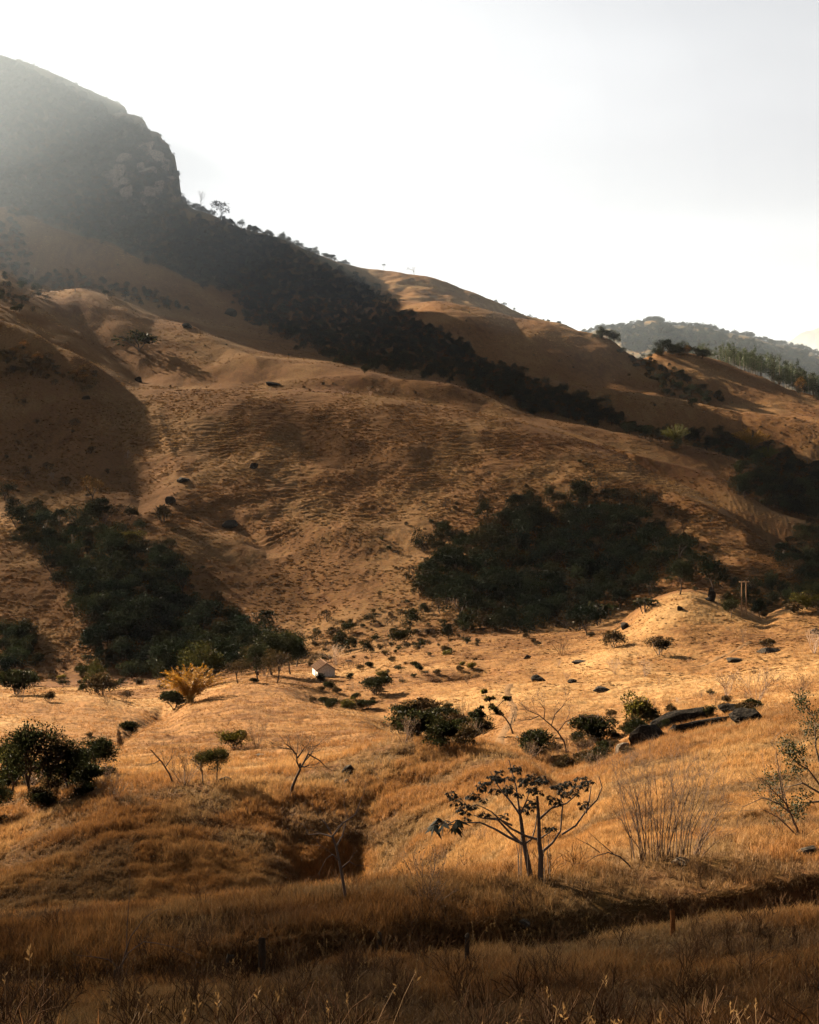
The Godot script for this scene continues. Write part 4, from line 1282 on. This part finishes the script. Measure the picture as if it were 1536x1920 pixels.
func box(g: Geo, at: Vector3, size: Vector3, b := Basis.IDENTITY, col := Color(1, 1, 1)) -> void:
	for s in [Vector3.RIGHT, Vector3.LEFT, Vector3.UP, Vector3.DOWN, Vector3.BACK, Vector3.FORWARD]:
		var u: Vector3 = Vector3(s.y, s.z, s.x)
		var w: Vector3 = s.cross(u)
		var k := g.v.size()
		for e in [[-1, -1], [1, -1], [1, 1], [-1, 1]]:
			g.vert(at + b * ((s + u * e[0] + w * e[1]) * size * 0.5), b * s, col)
		g.f.append_array(PackedInt32Array([k, k + 2, k + 1, k, k + 3, k + 2]))

func power_pole() -> void:
	var p := hit(1395, 1154)
	var k := -p.z / F
	var o := thing("power_pole", "wooden two-legged power pole with a crossbar on the bare knoll", "power pole", p, 0.25)
	for s in [-1, 1]:
		var g := Geo.new()
		g.tube(Vector3(s * 4.6 * k, -0.5, 0), Vector3(s * 4.5 * k, 64 * k, 0), 0.19, 0.14, Color(0.23, 0.14, 0.075), 8)
		obj("post", g.mesh(bark_mat), null, o)
	var c := Geo.new()
	box(c, Vector3(0, 63 * k, 0.18), Vector3(21 * k, 0.26, 0.18), Basis(Vector3.BACK, -0.02), Color(0.26, 0.16, 0.085))
	obj("crossbar", c.mesh(bark_mat), null, o)
	for y in [6.5, 12.0, 18.0]:
		var r := Geo.new()
		box(r, Vector3(0, y * k, 0.16), Vector3(9.4 * k, 0.13, 0.1), Basis(Vector3.BACK, 0.06), Color(0.2, 0.12, 0.065))
		obj("rung", r.mesh(bark_mat), null, o)
	for x in [-9.0, 0.0, 9.0]:
		var r := Geo.new()
		r.tube(Vector3(x * k, 63.5 * k, 0.18), Vector3(x * k, 65.3 * k, 0.18), 0.07, 0.05, Color(0.3, 0.27, 0.24), 6)
		obj("insulator", r.mesh(bark_mat), null, o)

func prism(called: String, pts: PackedVector2Array, z0: float, z1: float, mat: Material, parent: Node) -> MeshInstance3D:
	var st := SurfaceTool.new()
	st.begin(Mesh.PRIMITIVE_TRIANGLES)
	st.set_smooth_group(-1)
	var tri := Geometry2D.triangulate_polygon(pts)
	var cw := Geometry2D.is_polygon_clockwise(pts)
	for i in range(0, tri.size(), 3):
		var a := pts[tri[i]]
		var b := pts[tri[i + 1]]
		var c := pts[tri[i + 2]]
		if (b - a).cross(c - a) > 0:
			var q := b
			b = c
			c = q
		for v in [Vector3(a.x, a.y, z1), Vector3(b.x, b.y, z1), Vector3(c.x, c.y, z1), Vector3(a.x, a.y, z0), Vector3(c.x, c.y, z0), Vector3(b.x, b.y, z0)]: st.add_vertex(v)
	for i in pts.size():
		var a := pts[i]
		var b := pts[(i + 1) % pts.size()]
		if cw:
			var q := a
			a = b
			b = q
		for v in [Vector3(a.x, a.y, z1), Vector3(b.x, b.y, z0), Vector3(b.x, b.y, z1), Vector3(a.x, a.y, z1), Vector3(a.x, a.y, z0), Vector3(b.x, b.y, z0)]: st.add_vertex(v)
	st.generate_normals()
	return obj(called, st.commit(), mat, parent)

func white_house() -> void:
	var p := hit(612, 1269)
	var o := thing("farm_house", "small white farmhouse with a brown tiled gable roof in the valley", "house", p + Vector3(0, -0.25, 0), 0.28)
	o.scale = Vector3.ONE * 0.9
	var w := 5.4
	var l := 7.6
	var e := 2.45
	var top := 4.3
	# the gable end faces the camera; the ridge runs back from it
	prism("wall", PackedVector2Array([Vector2(-w / 2, 0), Vector2(w / 2, 0), Vector2(w / 2, e), Vector2(0, top - 0.12), Vector2(-w / 2, e)]), -l, 0.0, plaster_mat, o)
	for s in [-1, 1]:
		var slope := Vector2(w / 2 + 0.45, -(top - e) * (w / 2 + 0.45) / (w / 2))
		var roof := prism("roof", PackedVector2Array([Vector2(0, top), Vector2(s * slope.x, top + slope.y), Vector2(s * slope.x, top + slope.y + 0.14), Vector2(0, top + 0.14)]), -l - 0.4, 0.4, tile_mat, o)
		for k in 26:
			var g := Geo.new()
			var z := -l - 0.3 + (l + 0.6) * k / 25.0
			g.tube(Vector3(0, top + 0.15, z), Vector3(s * slope.x * 1.02, top + slope.y + 0.13, z), 0.11, 0.12, Color.WHITE, 6)
			obj("tile_row", g.mesh(tile_mat), null, roof)
	var r := Geo.new()
	r.tube(Vector3(0, top + 0.2, -l - 0.4), Vector3(0, top + 0.2, 0.42), 0.16, 0.16, Color.WHITE, 8)
	obj("ridge_cap", r.mesh(tile_mat), null, o)
	var door := obj("door", BoxMesh.new(), wood_mat, o)
	(door.mesh as BoxMesh).size = Vector3(0.06, 1.9, 0.85)
	door.position = Vector3(-w / 2 - 0.02, 0.98, -2.6)

# a trodden strip laid on the ground along a line of photograph pixels
func strip(called: String, label: String, pts: Array, half: float, mat: Material) -> void:
	var curve := Curve3D.new()
	for i in range(0, pts.size(), 2):
		var p := hit(pts[i], pts[i + 1])
		curve.add_point(p)
	path_points.append_array(curve.get_baked_points())
	var v := PackedVector3Array()
	var n := PackedVector3Array()
	var idx := PackedInt32Array()
	var length := curve.get_baked_length()
	var steps := int(length / 0.8) + 2
	var across := 5
	for i in steps:
		var q := curve.sample_baked(length * i / (steps - 1))
		var q2 := curve.sample_baked(minf(length * i / (steps - 1) + 1.5, length))
		var q0 := curve.sample_baked(maxf(length * i / (steps - 1) - 1.5, 0))
		var dir := q2 - q0
		var side := Vector3(-dir.z, 0, dir.x).normalized()
		for k in across:
			var t := (k / (across - 1.0) * 2.0 - 1.0) * half * (1.0 + 0.35 * n6.get_noise_2d(q.x * 0.5, q.z * 0.5))
			var e := q + side * t
			var y := ground_at(e.x, e.z)
			v.append(Vector3(e.x, y + (0.12 if absf(t) < half * 0.9 else -0.05), e.z))
			n.append(Vector3(0, 1, 0))
	for i in steps - 1:
		for k in across - 1:
			var a := i * across + k
			idx.append_array(PackedInt32Array([a, a + across, a + 1, a + 1, a + across, a + across + 1]))
	var st := SurfaceTool.new()
	st.begin(Mesh.PRIMITIVE_TRIANGLES)
	for q in v: st.add_vertex(q)
	for i in idx: st.add_index(i)
	st.generate_normals()
	var o := obj(called, st.commit(), mat)
	o.set_meta("kind", "structure")
	o.set_meta("label", label)

func crest(px: float, k0: int, k1: int) -> Vector3:
	var c := int(round(column_of(px)))
	var best := -1e9
	var at := 0
	for r in range(layer_row[k0], layer_row[k1]):
		var s := (gh[c * rows + r] - EYE) / gd[c * rows + r]
		if s > best:
			best = s
			at = r
	return point(c, at)

func palm(px: float) -> void:
	var p := crest(px, 28, 30)
	var h := 9.5
	var o := thing("palm_tree", "lone palm on the grassy skyline ridge", "tree", p + Vector3.DOWN * 0.4)
	var t := Geo.new()
	t.tube(Vector3.ZERO, Vector3(0.1, h * 0.72, 0), 0.24, 0.18, Color(0.1, 0.08, 0.06), 6)
	obj("trunk", t.mesh(bark_mat), null, o)
	var c := Geo.new()
	for i in 22:
		var a := TAU * i / 22.0 * 2.0
		var q := Vector3(0.1, h * 0.72, 0)
		var out := Vector3(cos(a), 0, sin(a))
		var up := rnd(0.1, 1.1)
		for s in 5:
			var e := q + (out + Vector3.UP * (up - s * 0.42)).normalized() * 0.6
			var side := out.cross(Vector3.UP)
			c.leaf(q, (e - q).normalized(), side, 0.95, 0.55, Color(0.03, 0.035, 0.016))
			for z in [-1, 1]: c.leaf(e, (out + side * z + Vector3.DOWN * 0.5).normalized(), out, 0.7, 0.16, Color(0.03, 0.035, 0.016))
			q = e
	obj("fronds", c.mesh(leaf_mat), null, o)

func plant_singles() -> void:
	# --- foreground
	post(490, 1850, 1758, 15, 0.02, "thick dark fence post, the tallest along the foreground bank")
	post(708, 1806, 1748, 10, 0.05, "slim dark fence post leaning at the middle of the bank")
	post(876, 1812, 1752, 10, 0.0, "dark fence post in the deep shade right of the middle")
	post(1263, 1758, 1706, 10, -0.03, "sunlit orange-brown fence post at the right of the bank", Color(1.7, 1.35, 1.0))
	post(221, 1876, 1814, 17, 0.0, "short thick stump-like fence post below the dead shrub at left")
	twisted_tree("dead_shrub", "dead shrub with sprawling bare branches behind the stump-like fence post", 224, 1850, [[224, 1852, 223, 1818, 222, 1808], [222, 1812, 205, 1792, 178, 1780, 150, 1772], [223, 1812, 234, 1795, 245, 1775, 275, 1751, 300, 1750, 330, 1753, 372, 1766], [226, 1812, 236, 1790, 236, 1740, 239, 1690, 240, 1640], [230, 1800, 247, 1750, 275, 1710, 300, 1690], [215, 1805, 212, 1785, 218, 1770], [222, 1830, 195, 1880, 160, 1905], [222, 1835, 190, 1870, 150, 1895]], 0.032, 0.22, Color(0.13, 0.09, 0.065), 1, 1)
	twisted_tree("dead_tree", "dead forked tree with pale bent upper limbs in the shaded hollow", 650, 1692, [[651, 1697, 645, 1660, 638, 1620, 630, 1585, 624, 1565], [624, 1566, 600, 1567, 575, 1577], [624, 1565, 640, 1548, 665, 1535, 678, 1505], [622, 1562, 612, 1545, 600, 1535], [636, 1610, 624, 1598, 612, 1606], [640, 1625, 655, 1612, 664, 1618], [630, 1585, 641, 1572, 650, 1540]], 0.055, 0.45, Color(0.12, 0.085, 0.065), 1, 1)
	large_leaved_tree()
	fan_shrub("many_stemmed_shrub", "large leafless shrub of many fanning stems on the sunny right slope", 1236, 1612, [1174, 1458, 1185, 1494, 1198, 1470, 1213, 1468, 1223, 1445, 1244, 1470, 1262, 1460, 1279, 1450, 1300, 1470, 1321, 1459, 1340, 1490, 1356, 1505, 1160, 1520, 1342, 1560], 62, Color(0.105, 0.07, 0.048), 0.022, 2, 0.55)
	twisted_tree("arching_branch", "low dead branch arching left at the foot of the large leafless shrub", 1190, 1634, [[1190, 1636, 1178, 1618, 1162, 1603, 1140, 1596], [1140, 1596, 1115, 1595, 1090, 1601], [1125, 1596, 1105, 1583, 1080, 1571], [1150, 1598, 1130, 1585, 1110, 1570]], 0.035, 0.3, Color(0.10, 0.07, 0.05), 1, 1)
	twisted_tree("leaning_shrub", "leafless shrub leaning left near the right edge of the slope", 1502, 1576, [[1503, 1578, 1494, 1550, 1482, 1522], [1482, 1522, 1464, 1508, 1436, 1499, 1401, 1519], [1480, 1518, 1467, 1494, 1457, 1445, 1450, 1397], [1500, 1570, 1480, 1550, 1462, 1534, 1436, 1522], [1484, 1526, 1470, 1500, 1440, 1470, 1425, 1450], [1490, 1545, 1476, 1500, 1470, 1460], [1500, 1572, 1470, 1568, 1445, 1580]], 0.06, 0.55, Color(0.10, 0.07, 0.05), 2, 2)
	twisted_tree("edge_tree", "half-bare tree with dark leaf clumps at the right edge", 1552, 1560, [[1552, 1562, 1548, 1500, 1540, 1440], [1540, 1440, 1532, 1400, 1534, 1350], [1545, 1480, 1515, 1440, 1490, 1425], [1546, 1490, 1510, 1470, 1488, 1478], [1540, 1440, 1560, 1390, 1570, 1350], [1548, 1500, 1520, 1500, 1498, 1510]], 0.09, 0.6, Color(0.10, 0.075, 0.055), 2, 2, Color(0.035, 0.036, 0.014), 14)
	twisted_tree("twisted_tree", "small leafless twisted tree alone on the golden knoll", 546, 1492, [[545, 1493, 548, 1475, 556, 1456, 563, 1442, 563, 1430], [563, 1440, 557, 1428, 556, 1414, 548, 1405, 530, 1402], [562, 1442, 570, 1428, 582, 1416, 592, 1400], [568, 1432, 578, 1412, 600, 1424, 612, 1436], [558, 1420, 566, 1408, 572, 1398], [556, 1414, 545, 1400, 535, 1392], [564, 1436, 572, 1436, 580, 1432]], 0.16, 0.9, Color(0.045, 0.033, 0.026), 2, 2)
	rock(430, 1808, 34, 22, "grey angular stone in the bank left of the tallest fence post", 3, true)
	rock(722, 1682, 26, 14, "small dark stone on the rise beside the dead forked tree", 4)
	rock(985, 1738, 30, 16, "pale stone half buried in the bank below the large-leaved tree", 5, true)
	rock(958, 1668, 44, 7, "flat dark stone at the foot of the large-leaved tree", 6)
	rock(1275, 1618, 42, 9, "flat stone beside the large leafless shrub", 7, true)
	rock(1522, 1606, 64, 18, "dark flat boulder at the right edge of the slope", 8)
	rock(658, 1448, 32, 14, "rounded grey boulder on top of the golden knoll", 9)
	rock(692, 1446, 12, 6, "small dark stone right of the rounded boulder on the knoll", 10)
	rock(652, 1470, 14, 10, "pale stone just below the rounded boulder on the knoll", 11, true)
	rock(487, 1417, 30, 6, "flat pale stone in front of the bare bush on the meadow", 12, true)
	rock(420, 1463, 24, 7, "low dark stone right of the two-trunked trees", 13)
	# --- left thickets
	sized("green", "tree", "tallest dark tree of the thicket at the left edge", "tree", 62, 1508, 172, 0.85)
	sized("olive", "tree", "olive tree behind the tallest tree of the left thicket", "tree", 18, 1500, 130, 1.0)
	sized("green", "tree", "low dark tree at the right end of the left thicket", "tree", 182, 1462, 92, 1.1)
	sized("green", "tree", "dark tree in the middle of the left thicket", "tree", 128, 1482, 104, 1.1)
	sized("brown", "tree", "brown-leaved tree between the dark trees of the left thicket", "tree", 95, 1490, 120, 1.0)
	sized("green", "tree", "dark tree cut off by the left edge below the thicket", "tree", -12, 1545, 90, 1.1)
	sized("bush", "bush", "dark bush under the right end of the left thicket", "bush", 165, 1476, 45, 1.4)
	sized("shrub", "shrub", "leafless upright shrub on the slope right of the left thicket", "shrub", 213, 1502, 52, 1.0)
	sized("bush", "bush", "dark green bush beside the drainage gully of the left meadow", "bush", 243, 1378, 32, 1.0)
	sized("olive", "tree", "left tree of the pair with visible trunks", "tree", 381, 1470, 74, 0.9)
	sized("olive", "tree", "right tree of the pair with visible trunks", "tree", 406, 1467, 78, 0.8)
	sized("shrub", "shrub", "tangled bare shrub left of the pair of trees", "shrub", 345, 1472, 66, 1.1)
	twisted_tree("dead_tree", "dead leaning trunk with few branches in the tangled bare shrub", 326, 1472, [[327, 1474, 318, 1450, 304, 1428, 283, 1405], [310, 1438, 322, 1420, 326, 1400], [300, 1424, 290, 1430, 276, 1432]], 0.09, 0.7, Color(0.06, 0.045, 0.035), 1, 1)
	sized("yellow_bush", "bush", "yellow-green bush on the meadow behind the pair of trees", "bush", 438, 1402, 40, 1.3)
	sized("shrub", "shrub", "bare upright shrub right of the yellow-green meadow bush", "shrub", 482, 1402, 48, 0.9)
	sized("bamboo", "bamboo_clump", "big golden plumed bamboo clump on the valley edge", "bamboo", 357, 1318, 84, 1.0)
	sized("bush", "bush", "dark bush under the golden bamboo clump", "bush", 328, 1328, 40, 1.3)
	sized("brown_bush", "bush", "brown bush left of the golden bamboo clump", "bush", 190, 1305, 48, 1.2)
	sized("olive", "tree", "thin olive tree left of the golden bamboo clump", "tree", 182, 1300, 66, 0.8)
	sized("bush", "bush", "orange-tinged bush at the left edge behind the meadow", "bush", 30, 1302, 55, 1.2)
	sized("olive", "tree", "small tree with a clear trunk and pale crown left of the house", "tree", 540, 1244, 66, 0.85)
	sized("pale_shrub", "shrub", "pale dry shrub just left of the house", "shrub", 497, 1268, 26, 1.6)
	sized("pale_shrub", "shrub", "pale leafless shrub right behind the house", "shrub", 628, 1246, 34, 1.4)
	white_house()
	for i in 6:
		var p := hit(644 + i * 9.5, 1252 - i * 1.2)
		var g := Geo.new()
		g.tube(Vector3(0, -0.2, 0), Vector3(rnd(-.08, .08), rnd(1.3, 1.8), 0), 0.09, 0.07, Color(0.16, 0.1, 0.06), 6)
		var o := obj("garden_post", g.mesh(bark_mat), null)
		o.position = p
		tag(o, "thin wooden post of the yard fence right of the white house", "fence post", "yard fence posts right of the white house")
	rock(654, 1240, 12, 4, "small pale slab beside the bushes behind the house", 14, true)
	# --- middle of the valley
	sized("bush", "bush", "dark green bush on the bank above the hollow right of the house", "bush", 706, 1302, 44, 1.1)
	sized("yellow_bush", "bush", "yellowish bush at the front of the hollow below the house", "bush", 655, 1330, 26, 1.1)
	sized("brown_bush", "bush", "wide brown bush filling the top of the middle gully", "bush", 792, 1352, 52, 1.3)
	sized("bush", "bush", "round dark bush at the lower end of the middle gully", "bush", 782, 1384, 42, 1.1)
	sized("brown_bush", "bush", "reddish brown thicket bush right in the middle gully", "bush", 850, 1380, 52, 1.2)
	twisted_tree("path_tree", "leaning tree with dark and yellow-green clumps beside the sandy path", 962, 1376, [[963, 1378, 957, 1360, 948, 1346, 938, 1336], [938, 1336, 925, 1325, 915, 1310, 908, 1296], [940, 1338, 922, 1338, 906, 1345], [957, 1360, 962, 1345, 966, 1336], [930, 1328, 940, 1318, 950, 1310]], 0.16, 0.7, Color(0.085, 0.06, 0.042), 1, 2)
	var pt: Node3D = get_node("path_tree")
	var d := -pt.position.z
	var lc := Geo.new()
	for q in [[903, 1350, 13, 20, 0], [900, 1334, 15, 12, 0], [925, 1328, 15, 9, 1], [918, 1312, 14, 8, 2], [908, 1298, 12, 7, 2], [950, 1312, 9, 8, 1], [936, 1338, 9, 6, 1]]:
		var k := d / F
		crown(lc, Vector3((q[0] - 962) * k, (1376 - q[1]) * k, rnd(-.6, .6)), Vector3(q[2] * k, q[3] * k, q[2] * k), 4, 70, 0.34, [Color(0.02, 0.026, 0.012), Color(0.06, 0.058, 0.014), Color(0.13, 0.105, 0.018)][q[4]], 0.2)
	obj("foliage", lc.mesh(leaf_mat), null, pt)
	twisted_tree("spreading_bare_tree", "bare spreading tree leaning left above the thicket by the rock outcrop", 1063, 1414, [[1064, 1416, 1058, 1390, 1045, 1370, 1030, 1356], [1030, 1356, 1010, 1340, 990, 1332, 972, 1330], [1034, 1360, 1040, 1340, 1055, 1325, 1062, 1315], [1046, 1372, 1060, 1352, 1082, 1340, 1100, 1342], [1020, 1348, 1022, 1330, 1012, 1316], [1010, 1342, 996, 1348, 978, 1350]], 0.15, 1.1, Color(0.055, 0.038, 0.03), 2, 2, Color(0.10, 0.06, 0.035), 1)
	sized("bush", "bush", "round dark green bush in front of the bare spreading tree", "bush", 1002, 1422, 66, 0.95)
	sized("bush", "bush", "dark leafy bush left of the rock outcrop", "bush", 1112, 1392, 62, 1.15)
	sized("yellow_bush", "bush", "yellow-green rounded tree-like bush against the rock outcrop", "bush", 1196, 1362, 72, 0.95)
	sized("bush", "bush", "dark growth under the yellow-green bush by the rocks", "bush", 1190, 1378, 36, 1.4)
	# the rock outcrop
	rock(1276, 1358, 190, 25, "long dark slab tilted up to the right, top of the rock outcrop", 21, false, 0.3, 0.27, "rock_slab", 0.0)
	rock(1325, 1364, 150, 20, "long black slab in the middle of the rock outcrop", 22, false, 0.4, 0.14, "rock_slab", 0.2)
	rock(1405, 1354, 90, 26, "black block at the right end of the rock outcrop", 23, false, 0.7, -0.15, "rock_slab")
	rock(1378, 1338, 70, 17, "small dark block at the top right of the rock outcrop", 24, false, 0.7, 0.05, "rock_slab", 0.0)
	rock(1212, 1394, 100, 46, "big dark boulder at the lower left of the rock outcrop", 25, false, 0.7, 0.25, "boulder")
	rock(1275, 1372, 52, 14, "small slab below the rock outcrop", 26, false, 0.6, 0.1, "rock_slab")
	rock(1165, 1410, 40, 16, "greyish boulder left below the rock outcrop", 27, true, 0.7, 0.25, "boulder")
	sized("brown_bush", "bush", "orange dry bush growing between the outcrop slabs", "bush", 1306, 1352, 22, 2.2)
	sized("brown_bush", "bush", "straw-coloured dry bush on the right end of the outcrop", "bush", 1402, 1336, 24, 1.8)
	sized("bush", "bush", "small green bush in front of the outcrop's left end", "bush", 1248, 1368, 22, 1.0)
	# stones, bushes and pole on the valley floor
	rock(1010, 1277, 30, 13, "dark stone by the bend of the sandy path", 31)
	rock(1072, 1279, 20, 6, "small flat dark stone right of the path bend", 32)
	rock(1130, 1295, 44, 9, "long flat dark stone in the middle of the pale valley floor", 33)
	rock(1088, 1241, 38, 6, "flat dark stone left of the round bush on the valley floor", 34)
	rock(990, 1235, 20, 8, "dark tilted stone on the valley floor nearest the stream", 35, false, 0.6, 0.3)
	rock(1445, 1222, 52, 10, "dark rock slabs on the pale slope at the right", 36)
	rock(1375, 1240, 40, 6, "flat grey slab beside the track at the right", 37)
	rock(1275, 1144, 16, 9, "grey boulder on the face of the bare knoll", 38)
	rock(1335, 1126, 14, 26, "tall upright dark stone on the crest of the bare knoll", 39, false, 0.6, 0.1, "standing_stone", 0.1)
	rock(1331, 1126, 20, 9, "dark stone at the foot of the upright stone", 40)
	rock(1369, 1134, 18, 20, "squat dark boulder right of the upright stone", 41)
	rock(1528, 1188, 26, 12, "dark rock at the right edge of the small knoll", 42)
	rock(1172, 1178, 20, 14, "dark rock at the left foot of the bare knoll", 43)
	sized("brown_bush", "bush", "round brown bush casting a shadow in front of the bare knoll", "bush", 1238, 1228, 44, 1.0)
	sized("brown_bush", "bush", "brown bush at the left foot of the bare knoll", "bush", 1150, 1214, 38, 1.1)
	sized("shrub", "shrub", "low bare bush at the back of the valley floor", "shrub", 1055, 1229, 28, 1.5)
	sized("pale_shrub", "shrub", "pale twiggy bush in the middle of the valley floor", "shrub", 1153, 1264, 27, 1.0)
	sized("pale_shrub", "shrub", "large pale leafless bush behind the rock outcrop", "shrub", 1418, 1316, 62, 1.0)
	sized("pale_shrub", "shrub", "pale leafless bush left of the large one behind the outcrop", "shrub", 1362, 1306, 42, 1.2)
	sized("shrub", "shrub", "bare bush of upright stems right of the outcrop", "shrub", 1497, 1318, 52, 0.95)
	sized("pale_shrub", "shrub", "faint bare bush above the outcrop's left end", "shrub", 1210, 1268, 30, 1.0)
	sized("brown_bush", "bush", "low brown bush on the dark slabs at the right", "bush", 1440, 1215, 22, 1.3)
	sized("pale_shrub", "shrub", "pale bush at the right edge above the slabs", "shrub", 1528, 1226, 42, 1.2)
	sized("shrub", "shrub", "thin bare sapling at the right foot of the bare knoll", "shrub", 1394, 1206, 30, 0.8)
	sized("brown_bush", "bush", "low wide bush on the knoll right of the power pole", "bush", 1490, 1148, 22, 2.0)
	sized("bush", "bush", "large round grey-green bush at the edge of the dark wood", "bush", 1122, 1172, 52, 1.25)
	sized("bush", "bush", "grey-green bush left of the bare knoll's top", "bush", 1208, 1148, 36, 1.3)
	sized("yellow_bush", "bush", "green bush at the right edge behind the knoll", "bush", 1515, 1142, 40, 1.5)
	sized("brown", "tree", "thin brown tree behind the power pole", "tree", 1402, 1128, 50, 0.7)
	for i in 26:
		var q := Vector2(rnd(205, 318), rnd(280, 385))
		if hit(q.x, q.y) == Vector3.INF: continue
		rock(q.x, q.y, rnd(16, 42), rnd(8, 22), "pale rock face in the cliff at the mountain's right end", 60 + i, true, 0.5, rnd(-0.2, 0.5), "cliff_rock", 0.0)
	rock(222, 222, 40, 12, "pale rock ledge on the mountain's shoulder above the cliff", 80, true, 0.5, 0.2, "cliff_rock", 0.0)
	power_pole()
	strip("path", "sandy footpath winding down to the middle gully", [957, 1283, 951, 1297, 955, 1312, 964, 1326, 962, 1345, 952, 1362, 938, 1384, 930, 1400], 0.8, soil_mat)
	strip("path", "pale track crossing the slope at the right", [1405, 1204, 1385, 1216, 1350, 1232, 1310, 1250], 0.8, soil_mat)
	# --- hillsides
	sized("orange", "tree", "wide orange-brown tree over the dark gully at left", "tree", 176, 948, 62, 1.0)
	sized("brown_bush", "bush", "round tan bush at the upper right of the dark gully", "bush", 306, 978, 42, 0.9)
	sized("yellow_bush", "tree", "bright yellow-green tree in the dark gully", "tree", 246, 1028, 40, 1.2)
	rock(475, 878, 18, 16, "dark boulder high on the pasture hill", 51)
	rock(345, 902, 34, 9, "low dark ledge on the left of the pasture hill", 52)
	rock(432, 985, 46, 12, "dark ledge across the left middle of the pasture hill", 53)
	rock(318, 943, 22, 15, "dark boulder beside the gully on the pasture hill", 54)
	rock(160, 748, 18, 10, "dark stone on the slope left of the pasture hill's crest", 55)
	rock(430, 590, 26, 14, "grey rocks on the upper pasture near the wood", 56)
	rock(352, 614, 26, 9, "grey rocks in the middle of the upper pasture", 57)
	rock(260, 716, 16, 12, "dark boulder at the left end of the crest", 58)
	rock(510, 722, 40, 7, "dark ledge just behind the pasture hill's crest", 59)
	sized("bush", "bush", "large dark bush alone on the upper pasture", "bush", 262, 656, 40, 1.8)
	sized("green_bamboo", "bamboo_clump", "greenish bamboo clump at the low end of the long wooded belt", "bamboo", 1268, 832, 42, 1.0)
	sized("bamboo", "bamboo_clump", "orange bamboo clump in the right-hand valley wood", "bamboo", 1408, 842, 44, 1.1)
	sized("green_bamboo", "bamboo_clump", "small yellowish bamboo right of the orange bamboo", "bamboo", 1440, 862, 30, 1.0)
	sized("bare", "tree", "white-stemmed tree standing before the wooded strip", "tree", 142, 548, 52, 0.9)
	sized("orange", "tree", "brown autumn tree at the lower edge of the plantation", "tree", 1500, 742, 40, 0.6)
	sized("orange", "tree", "lone reddish tree at the left end of the plantation", "tree", 1290, 668, 22, 0.8)
	palm(720)
	for e in [[778, 15.0, 1.6, "lone wide bare tree on the skyline right of the palm"], [378, 32.0, 0.9, "white leafless tree at the foot of the cliff"], [412, 34.0, 1.1, "grey thin-crowned tree right of the white one below the cliff"]]:
		var p := crest(e[0], 28, 30)
		plant("bare" if e[0] != 412 else "brown", "tree", e[3], "tree", p + Vector3.DOWN * 0.5, float(e[1]) / F * -p.z / 6.5, "", -1.0, e[2])

func mist(called: String, label: String, at: Vector3, size: Vector3, density: float, shape := RenderingServer.FOG_VOLUME_SHAPE_ELLIPSOID) -> void:
	var o := FogVolume.new()
	o.name = numbered(called)
	o.shape = shape
	o.size = size
	var m := FogMaterial.new()
	m.density = density
	m.albedo = Color(0.86, 0.93, 1.0)
	o.material = m
	add_child(o, true)
	o.position = at
	o.set_meta("kind", "stuff")
	o.set_meta("label", label)

func set_mist() -> void:
	var haze := "pale haze hanging around the mountain in the sun's direction"
	for k in 6:
		var t := k / 5.0
		mist("mist", haze, Vector3(-300 - 190 * t, 290 + 190 * t, -1290 - 90 * t), Vector3(1150 - 560 * t, 760 - 400 * t, 640 - 200 * t), lerpf(0.00006, 0.0005, t * t))
	mist("mist", "thin haze over the far wooded hills", Vector3(0, 150, -6200), Vector3(16000, 500, 9200), 0.0001, RenderingServer.FOG_VOLUME_SHAPE_BOX)
	# low clouds up-sun, whose soft shadows drift over the slopes
	var cloud := "small cloud between the sun and the valley"
	for e in [[Vector3(-8, 65, -22), 66.0, 0.07], [Vector3(-22, 42, -111), 46.0, 0.05], [hit(60, 1080), 60.0, 0.03], [hit(100, 890), 100.0, 0.03], [hit(620, 840), 44.0, 0.03], [hit(440, 1070), 40.0, 0.025]]:
		mist("cloud", cloud, (e[0] as Vector3) + sun_direction() * 900.0, Vector3(e[1], 18, e[1]), e[2])

func _ready() -> void:
	rng.seed = 7
	set_stage()
	make_ground_material()
	profile_lines()
	build_terrain()
	set_mist()
	plant_materials()
	thing_materials()
	make_kinds()
	plant_woods()
	set_woods()
	plant_singles()
	set_grass()
